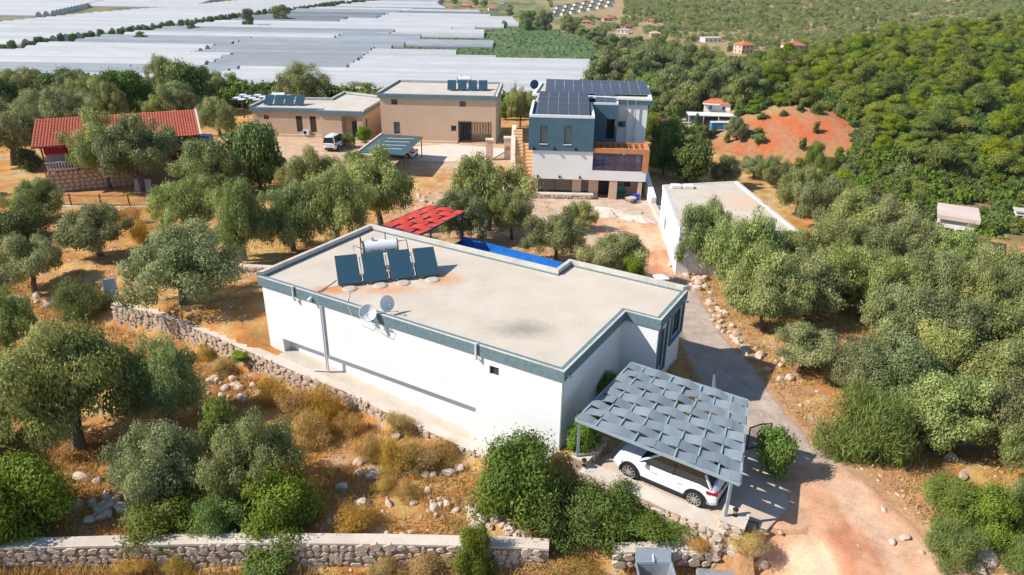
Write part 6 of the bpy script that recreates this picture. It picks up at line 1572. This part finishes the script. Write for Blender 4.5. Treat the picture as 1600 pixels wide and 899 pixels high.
# ------------------------------------------------------------------ masses nobody could count
def mass(name, label, cat, pts, src, rot=True):
    """one object: points that carry copies of a few low trees"""
    me = bpy.data.meshes.new(name); me.from_pydata([p[:3] for p in pts], [], [])
    a = me.attributes.new('sc', 'FLOAT_VECTOR', 'POINT'); a.data.foreach_set('vector', np.array([p[3] for p in pts], np.float32).ravel())
    a = me.attributes.new('rt', 'FLOAT', 'POINT'); a.data.foreach_set('value', np.array([p[4] for p in pts], np.float32))
    o = inst(me, name); kind(o, 'stuff'); o['label'] = label; o['category'] = cat
    col = bpy.data.collections.new(name+'_source')
    for i, m in enumerate(src):
        s_ = bpy.data.objects.new(f'{name}_source', m); col.objects.link(s_)
    ng = bpy.data.node_groups.new(name, 'GeometryNodeTree'); ng.interface.new_socket('Geometry', in_out='INPUT', socket_type='NodeSocketGeometry'); ng.interface.new_socket('Geometry', in_out='OUTPUT', socket_type='NodeSocketGeometry')
    gi = ng.nodes.new('NodeGroupInput'); go = ng.nodes.new('NodeGroupOutput'); ip = ng.nodes.new('GeometryNodeInstanceOnPoints'); ci = ng.nodes.new('GeometryNodeCollectionInfo')
    ci.inputs[0].default_value = col; ci.inputs['Separate Children'].default_value = True; ci.inputs['Reset Children'].default_value = True
    ip.inputs['Pick Instance'].default_value = True
    na = ng.nodes.new('GeometryNodeInputNamedAttribute'); na.data_type = 'FLOAT_VECTOR'; na.inputs[0].default_value = 'sc'
    nr_ = ng.nodes.new('GeometryNodeInputNamedAttribute'); nr_.data_type = 'FLOAT'; nr_.inputs[0].default_value = 'rt'
    cx = ng.nodes.new('ShaderNodeCombineXYZ'); ng.links.new(nr_.outputs[0], cx.inputs[2])
    ng.links.new(gi.outputs[0], ip.inputs['Points']); ng.links.new(ci.outputs[0], ip.inputs['Instance']); ng.links.new(cx.outputs[0], ip.inputs['Rotation']); ng.links.new(na.outputs[0], ip.inputs['Scale'])
    ng.links.new(ip.outputs[0], go.inputs[0])
    md = o.modifiers.new('scatter', 'NODES'); md.node_group = ng; return o
def pixel(x, y, z):
    q = RM @ np.stack([x, y, z-CAMZ]); return 800+FPX*q[0]/q[2], 449.5+FPX*q[1]/q[2]
rs = np.random.RandomState(3)
n = 52000; X = rs.uniform(20, 1150, n); Y = rs.uniform(330, 1500, n); Z = T(X, Y); px, py = pixel(X, Y, Z)
dens = fbm(X*.012, Y*.012, 61)
ok = (px > 830) & (px < 1680) & (py > -12) & (py < 112) & (rs.random(n) < .3+1.0*sstep(.34, .5, dens)) & ~((px < 1000) & (py > 50)) & ~((px > 862) & (px < 975) & (py < 30)) & (X > 45)
for hx, hy in HOUSES: ok &= ~((np.abs(X-hx*(Y/hy)) < 13) & (Y < hy+8) & (Y > hy-48))
pts = []
for x, y, z in zip(X[ok], Y[ok], Z[ok]):
    w = rs.uniform(3.2, 6.4); pts.append((x, y, z-.2, (w/2, w/2, w*rs.uniform(.55, .8)), rs.uniform(0, 6.28)))
print('hillside olives', len(pts))
mass('hillside_olives', 'scattered grey green olive trees covering the far hillside', 'trees', pts, [c for c, _ in FAR['olive']]+[FAR['maquis'][0][0]])
n = 26000; X = rs.uniform(40, 340, n); Y = rs.uniform(135, 420, n); Z = T(X, Y); px, py = pixel(X, Y, Z)
redd = np.hypot((X-72-.35*(Y-214))/30, (Y-215)/25)
ok = (px > 1150) & (px < 1660) & (py > 5) & (py < 370) & (redd > 1.05) & (rs.random(n) < .55)
pts = []
for x, y, z in zip(X[ok], Y[ok], Z[ok]):
    w = rs.uniform(2.0, 4.6); pts.append((x, y, z-.1, (w/2, w/2, w*rs.uniform(.55, .85)), rs.uniform(0, 6.28)))
print('hill shrubs', len(pts))
mass('hill_undergrowth', 'green undergrowth between the pines on the right hill', 'shrubs', pts, [c for c, _ in FAR['maquis']])
n = 9000; X = rs.uniform(-140, 110, n); Y = rs.uniform(118, 330, n); Z = T(X, Y); px, py = pixel(X, Y, Z)
redd = np.hypot((X-69-.35*(Y-208))/32, (Y-210)/30)
ok = (Z > -37.5) & ((redd > 1.0) | (rs.random(n) < .11)) & (py > 125) & ((px < 1000) | (px > 1170) | (py > 208)) & (rs.random(n) < .8)
pts = [(x, y, z-.1, (rs.uniform(1, 2.6),)*2+(rs.uniform(1.5, 4),), rs.uniform(0, 6.28)) for x, y, z in zip(X[ok], Y[ok], Z[ok])]
mass('slope_scrub', 'green scrub on the slope falling to the valley', 'shrubs', pts, [c for c, _ in FAR['maquis']]+[FAR['olive'][0][0]])
# ------------------------------------------------------------------ rocks
def rock_mesh(seed):
    r = random.Random(seed); import bmesh
    bm = bmesh.new(); bmesh.ops.create_icosphere(bm, subdivisions=2, radius=.5)
    pl = [(Vector((r.gauss(0, 1), r.gauss(0, 1), r.gauss(0, 1))).normalized(), r.uniform(.26, .44)) for _ in range(9)]
    for v in bm.verts:
        for nrm, d in pl:
            k = v.co.dot(nrm)-d
            if k > 0: v.co -= nrm*k
        v.co *= 1+r.uniform(-.05, .05)
    me = bpy.data.meshes.new('rock'); bm.to_mesh(me); bm.free(); me.materials.append(stone_m); return me
ROCKS = [rock_mesh(300+i) for i in range(8)]
rk = random.Random(77)
def rock(px, py, spx, label, group):
    c = G(px, py); d = depth(c); s = spx*d/FPX
    o = inst(ROCKS[rk.randrange(8)], 'rock', None, (c[0], c[1], c[2]+s*.12), (rk.uniform(-.4, .4), rk.uniform(-.4, .4), rk.uniform(0, 6.28)), (s*1.25*rk.uniform(.8, 1.2), s*rk.uniform(.8, 1.2), s*rk.uniform(.6, .9)))
    tag(o, label, 'rock', group)
def heap(line, n, spread, smin, smax, label, group):
    for i in range(n):
        t = rk.random()*(len(line)-1); k = int(t); f = t-k; a, b_ = line[k], line[min(k+1, len(line)-1)]
        rock(a[0]+(b_[0]-a[0])*f+rk.gauss(0, spread), a[1]+(b_[1]-a[1])*f+rk.gauss(0, spread*.6), rk.uniform(smin, smax), label, group)
heap([(1050, 408), (1075, 418), (1090, 432), (1098, 455)], 26, 7, 8, 17, 'pale rock in the heap under the leaning olive, above the track', 'rocks under the leaning olive')
heap([(1100, 455), (1112, 480), (1128, 508), (1152, 535), (1178, 558)], 34, 6, 7, 15, 'pale rock in the row edging the right side of the track', 'rocks edging the track')
heap([(735, 795), (748, 812), (752, 828)], 20, 8, 9, 18, 'pale rock in the heap left of the dense bright shrub', 'rocks left of the bright shrub')
heap([(785, 822), (800, 832), (815, 836)], 12, 6, 9, 16, 'pale rock under the dense bright shrub by the foreground wall', 'rocks under the bright shrub')
heap([(150, 800), (175, 790), (195, 775), (185, 815)], 30, 12, 10, 22, 'grey rock in the shaded heap above the foreground wall, lower left', 'shaded rocks lower left')
heap([(335, 590), (365, 605), (390, 612), (345, 625), (320, 645)], 26, 12, 8, 18, 'pale rock in the spill between the dark olive and the garden wall', 'rocks below the garden wall')
heap([(640, 800), (690, 785), (640, 770)], 14, 16, 7, 14, 'small pale rock in the open dry field', 'small rocks in the dry field')
heap([(30, 470), (80, 480), (100, 470)], 12, 10, 8, 15, 'pale rock near the broom shrub at the left', 'rocks near the broom shrub')
heap([(1060, 360), (1048, 385)], 6, 8, 5, 10, 'small rock in the yard below the villa', 'small rocks in the villa yard')
heap([(60, 600), (20, 610)], 8, 10, 9, 18, 'pale rock at the left edge below the olives', 'rocks at the left edge')
heap([(1240, 600), (1215, 570), (1265, 545)], 14, 14, 7, 14, 'pale rock on the red soil under the first grove olives', 'rocks under the grove')
heap([(930, 332), (985, 338), (1010, 345)], 16, 18, 4, 10, 'rubble lump in the white spoil before the villa', 'rubble before the villa')
heap([(680, 310), (650, 318)], 12, 12, 5, 10, 'pale rock in the bank below the courtyard', 'rocks below the courtyard')
for px, py, s, lab in ((563, 722, 20, 'round white boulder in the dry field'), (582, 744, 26, 'broad low boulder below the round white boulder'), (562, 740, 14, 'small boulder beside the broad low boulder'), (665, 743, 14, 'left of two pale rocks in the dry field'), (676, 744, 12, 'right of two pale rocks in the dry field'),
    (702, 740, 22, 'large pale rock left of the bright shrub'), (717, 733, 17, 'pale rock touching the bright shrub'), (608, 788, 14, 'lone rock in the middle of the dry field'), (680, 795, 18, 'upright white rock in the dry field'), (698, 789, 16, 'pale rock right of the upright white rock'), (632, 840, 15, 'pointed pale rock against the foreground wall'), (605, 836, 16, 'flat pale rock against the foreground wall'),
    (535, 765, 20, 'rock in the shadow of the right twin olive'), (568, 788, 26, 'bigger rock in the shadow of the right twin olive'), (618, 684, 16, 'pointed rock on the slope below the garden wall'), (1435, 695, 26, 'grey boulder under the front olives of the grove'), (1485, 717, 24, 'second grey boulder under the front olives'), (1502, 746, 22, 'smooth pale boulder on the red clearing'), (1495, 768, 26, 'ribbed pale boulder above the bright bush'),
    (1395, 848, 14, 'white rock on the verge of the road'), (1414, 842, 15, 'slab of white rock on the verge'), (1380, 798, 11, 'little rock in the verge grass'), (1440, 864, 11, 'small pale stone near the road edge'), (1540, 872, 30, 'pale boulder among the lower right shrubs'), (1525, 890, 26, 'boulder at the bottom right'), (1500, 695, 40, 'dark shaded boulder under the grove'), (1182, 862, 20, 'flat white stone beside the meter stand'), (1190, 882, 24, 'long flat white stone beside the road'), (1220, 833, 9, 'small white stone on the road'),
    (130, 748, 24, 'flat boulder below the spreading olive'), (152, 752, 16, 'dark boulder below the spreading olive'), (205, 765, 18, 'pale boulder at the edge of the shaded heap'), (120, 790, 22, 'pale block above the foreground wall at the left'), (48, 590, 22, 'grey boulder at the left edge')):
    rock(px, py, s, lab, None)
# ------------------------------------------------------------------ dry shrubs
DRY = sorted([(432, 632, 62, 590), (468, 655, 66, 608), (506, 664, 72, 610), (490, 700, 78, 650), (626, 682, 52, 645), (576, 722, 54, 680), (622, 738, 62, 685), (655, 735, 70, 690), (690, 728, 66, 695), (545, 680, 50, 648), (600, 770, 50, 745), (560, 830, 70, 790), (285, 905, 56, 872), (215, 905, 62, 868), (660, 905, 90, 862), (700, 905, 80, 868), (850, 905, 95, 868), (905, 905, 95, 872), (600, 905, 60, 868), (330, 560, 42, 535), (345, 585, 44, 560), (225, 380, 46, 345), (205, 350, 40, 325), (640, 780, 50, 755), (1150, 905, 70, 868), (1090, 890, 60, 858)])
_z = lambda q: 0 if q[1] < 745 and q[0] > 400 else (1 if q[1] > 880 else 2)
DT = [sum(_z(p) == _z(q) for p in DRY[:k]) for k, q in enumerate(DRY)]
for i, (px, pb, w, pt) in enumerate(DRY):
    tree_at('dry', px, pb, w, pt, f"golden dry tuft {'below the garden wall' if pb < 745 and px > 400 else ('before the foreground wall' if pb > 880 else 'in the stony field')}, {ORD[DT[i]]} from the left", 'golden dry tufts')
# ------------------------------------------------------------------ dry grass and pebbles: nobody could count them
straw_m = leaf_mat('straw', (.38, .21, .05), (.70, .47, .16), .3, .02, .8)
rs = np.random.RandomState(8)
def grass(name, label, X, Y, hgt, blades, m, spread=.16, wid=.022):
    n = len(X); Z = T(X, Y); k = n*blades
    bx = np.repeat(X, blades)+rs.normal(size=k)*spread; by = np.repeat(Y, blades)+rs.normal(size=k)*spread; bz = np.repeat(Z, blades)-.03
    h = np.repeat(hgt, blades)*rs.uniform(.5, 1.2, k); a = rs.uniform(0, 6.28, k); ln = rs.uniform(.1, .75, k)*h
    px_ = -np.sin(a)*wid*rs.uniform(.7, 1.6, k); py_ = np.cos(a)*wid*rs.uniform(.7, 1.6, k)
    v = np.stack([np.stack([bx-px_, by-py_, bz], 1), np.stack([bx+px_, by+py_, bz], 1), np.stack([bx+np.cos(a)*ln, by+np.sin(a)*ln, bz+h], 1)], 1).reshape(-1, 3)
    me = np_mesh(name, v, np.arange(3*k).reshape(k, 3), m, False)
    at = me.attributes.new('lv', 'FLOAT', 'POINT'); at.data.foreach_set('value', np.repeat(np.clip(rs.random(k)*.7+np.repeat(rs.random(n), blades)*.3, 0, 1), 3).astype(np.float32))
    o = inst(me, name); kind(o, 'stuff'); o['label'] = label; o['category'] = 'grass'; return o
n = 70000; X = rs.uniform(-40, 12, n); Y = 15+51*rs.random(n)**1.35; sd, _ = wall_sd(X, Y); dn = fbm(X*.4, Y*.4, 91)
ok = (sd < -.5) & (rs.random(n) < .7*(Y < 21)+ sstep(.30, .50, dn)) & (rs.random(n) < np.interp(Y, [15, 30, 66], [1, .9, .35]))
ok &= ~((Y > 21.0) & (Y < 22.0) & (X < 2.5)) & ~((Y > 20.9) & (Y < 21.9) & (X > 3.8))
hg = np.where(Y[ok] < 21.3, rs.uniform(.3, .75, ok.sum()), rs.uniform(.10, .34, ok.sum())*(.6+.9*dn[ok]))
grass('dry_grass', 'golden dry grass of the stony field', X[ok], Y[ok], hg, 9, straw_m)
n = 34000; X = rs.uniform(8, 42, n); Y = rs.uniform(12, 62, n); rd = road_d(X, Y); dn = fbm(X*.4, Y*.4, 95)
ok = (rd > .1) & (rs.random(n) < sstep(.36, .55, dn)*.8+.6*np.exp(-(rd/2.5)**2)) & ~inpoly(X, Y, pad) & (wall_sd(X, Y)[0] > .3)
grass('verge_grass', 'sparse dry grass along the track and under the grove', X[ok], Y[ok], rs.uniform(.10, .30, ok.sum()), 7, straw_m)
n = 9000; X = rs.uniform(-42, 4, n); Y = rs.uniform(38, 70, n); sd, _ = wall_sd(X, Y); dn = fbm(X*.4, Y*.4, 97)
uu = (X-HA[0])*hu[0]+(Y-HA[1])*hu[1]; vv = (X-HA[0])*hv[0]+(Y-HA[1])*hv[1]
ok = (sd > .5) & ~((uu > -.5) & (uu < 21) & (vv > -1) & (vv < 16)) & (rs.random(n) < sstep(.42, .6, dn))
grass('yard_grass', 'dry grass in the yard and under the olives behind the house', X[ok], Y[ok], rs.uniform(.08, .26, ok.sum()), 7, straw_m)
n = 15000; X = rs.uniform(-40, 40, n); Y = rs.uniform(14, 62, n); sd, _ = wall_sd(X, Y); rd = road_d(X, Y); dn = fbm(X*.22, Y*.22, 99)
uu = (X-HA[0])*hu[0]+(Y-HA[1])*hu[1]; vv = (X-HA[0])*hv[0]+(Y-HA[1])*hv[1]
ok = ~((uu > -.5) & (uu < 21) & (vv > -1.8) & (vv < 16)) & (rs.random(n) < .08+sstep(.5, .66, dn)) & ~inpoly(X, Y, pad) & ((rd > -.2) | (rs.random(n) < .06)) & ~((sd > -.2) & (sd < 1) & (Y < 40) & (X < 9))
Z = T(X, Y); pts = [(x, y, z+.0, tuple(rs.uniform(.5, 1.3)*s*q for q in (1.2, 1, .7)), rs.uniform(0, 6.28)) for x, y, z, s in zip(X[ok], Y[ok], Z[ok], rs.uniform(.06, .24, ok.sum()))]
mass('loose_stones', 'loose limestone chips strewn over the dry ground', 'stones', pts, ROCKS[:5])
# the groves go on beyond both sides of the picture
ro = random.Random(19); pts = []
for _ in range(4000):
    y = ro.uniform(14, 80); side = ro.choice((-1, 1)); x = side*(y*.80+ro.uniform(2, 42)); z = float(TQ(x, y))
    q = RM @ np.array([x, y, z+1.5-CAMZ]); px = 800+FPX*q[0]/max(q[2], 1)
    if -110 < px < 1710 or z < -9 or any((x-p[0])**2+(y-p[1])**2 < 36 for p in pts): continue
    w = ro.uniform(4.2, 6.8); pts.append((x, y, z-.5, (w/2, w/2, w*ro.uniform(.68, .85)), ro.uniform(0, 6.28)))
    if len(pts) > 110: break
print('outer olives', len(pts))
mass('outer_grove', 'olive grove going on beyond both sides of the picture', 'trees', pts, [c for c, _ in LIB['olive'][:4]])
# ------------------------------------------------------------------ air
hz_m = bpy.data.materials.new('haze_air'); hz_m.use_nodes = True; nt = hz_m.node_tree; nt.nodes.clear()
_o = N(nt, 'ShaderNodeOutputMaterial'); _v = N(nt, 'ShaderNodeVolumePrincipled'); _v.inputs['Color'].default_value = (.80, .88, 1, 1); _v.inputs['Density'].default_value = .00006; _v.inputs['Anisotropy'].default_value = .2
nt.links.new(_v.outputs[0], _o.inputs['Volume'])
hz = MB().box(-3600, -160, -62, 3600, 5200, 130).build('haze', hz_m); kind(hz, 'stuff')
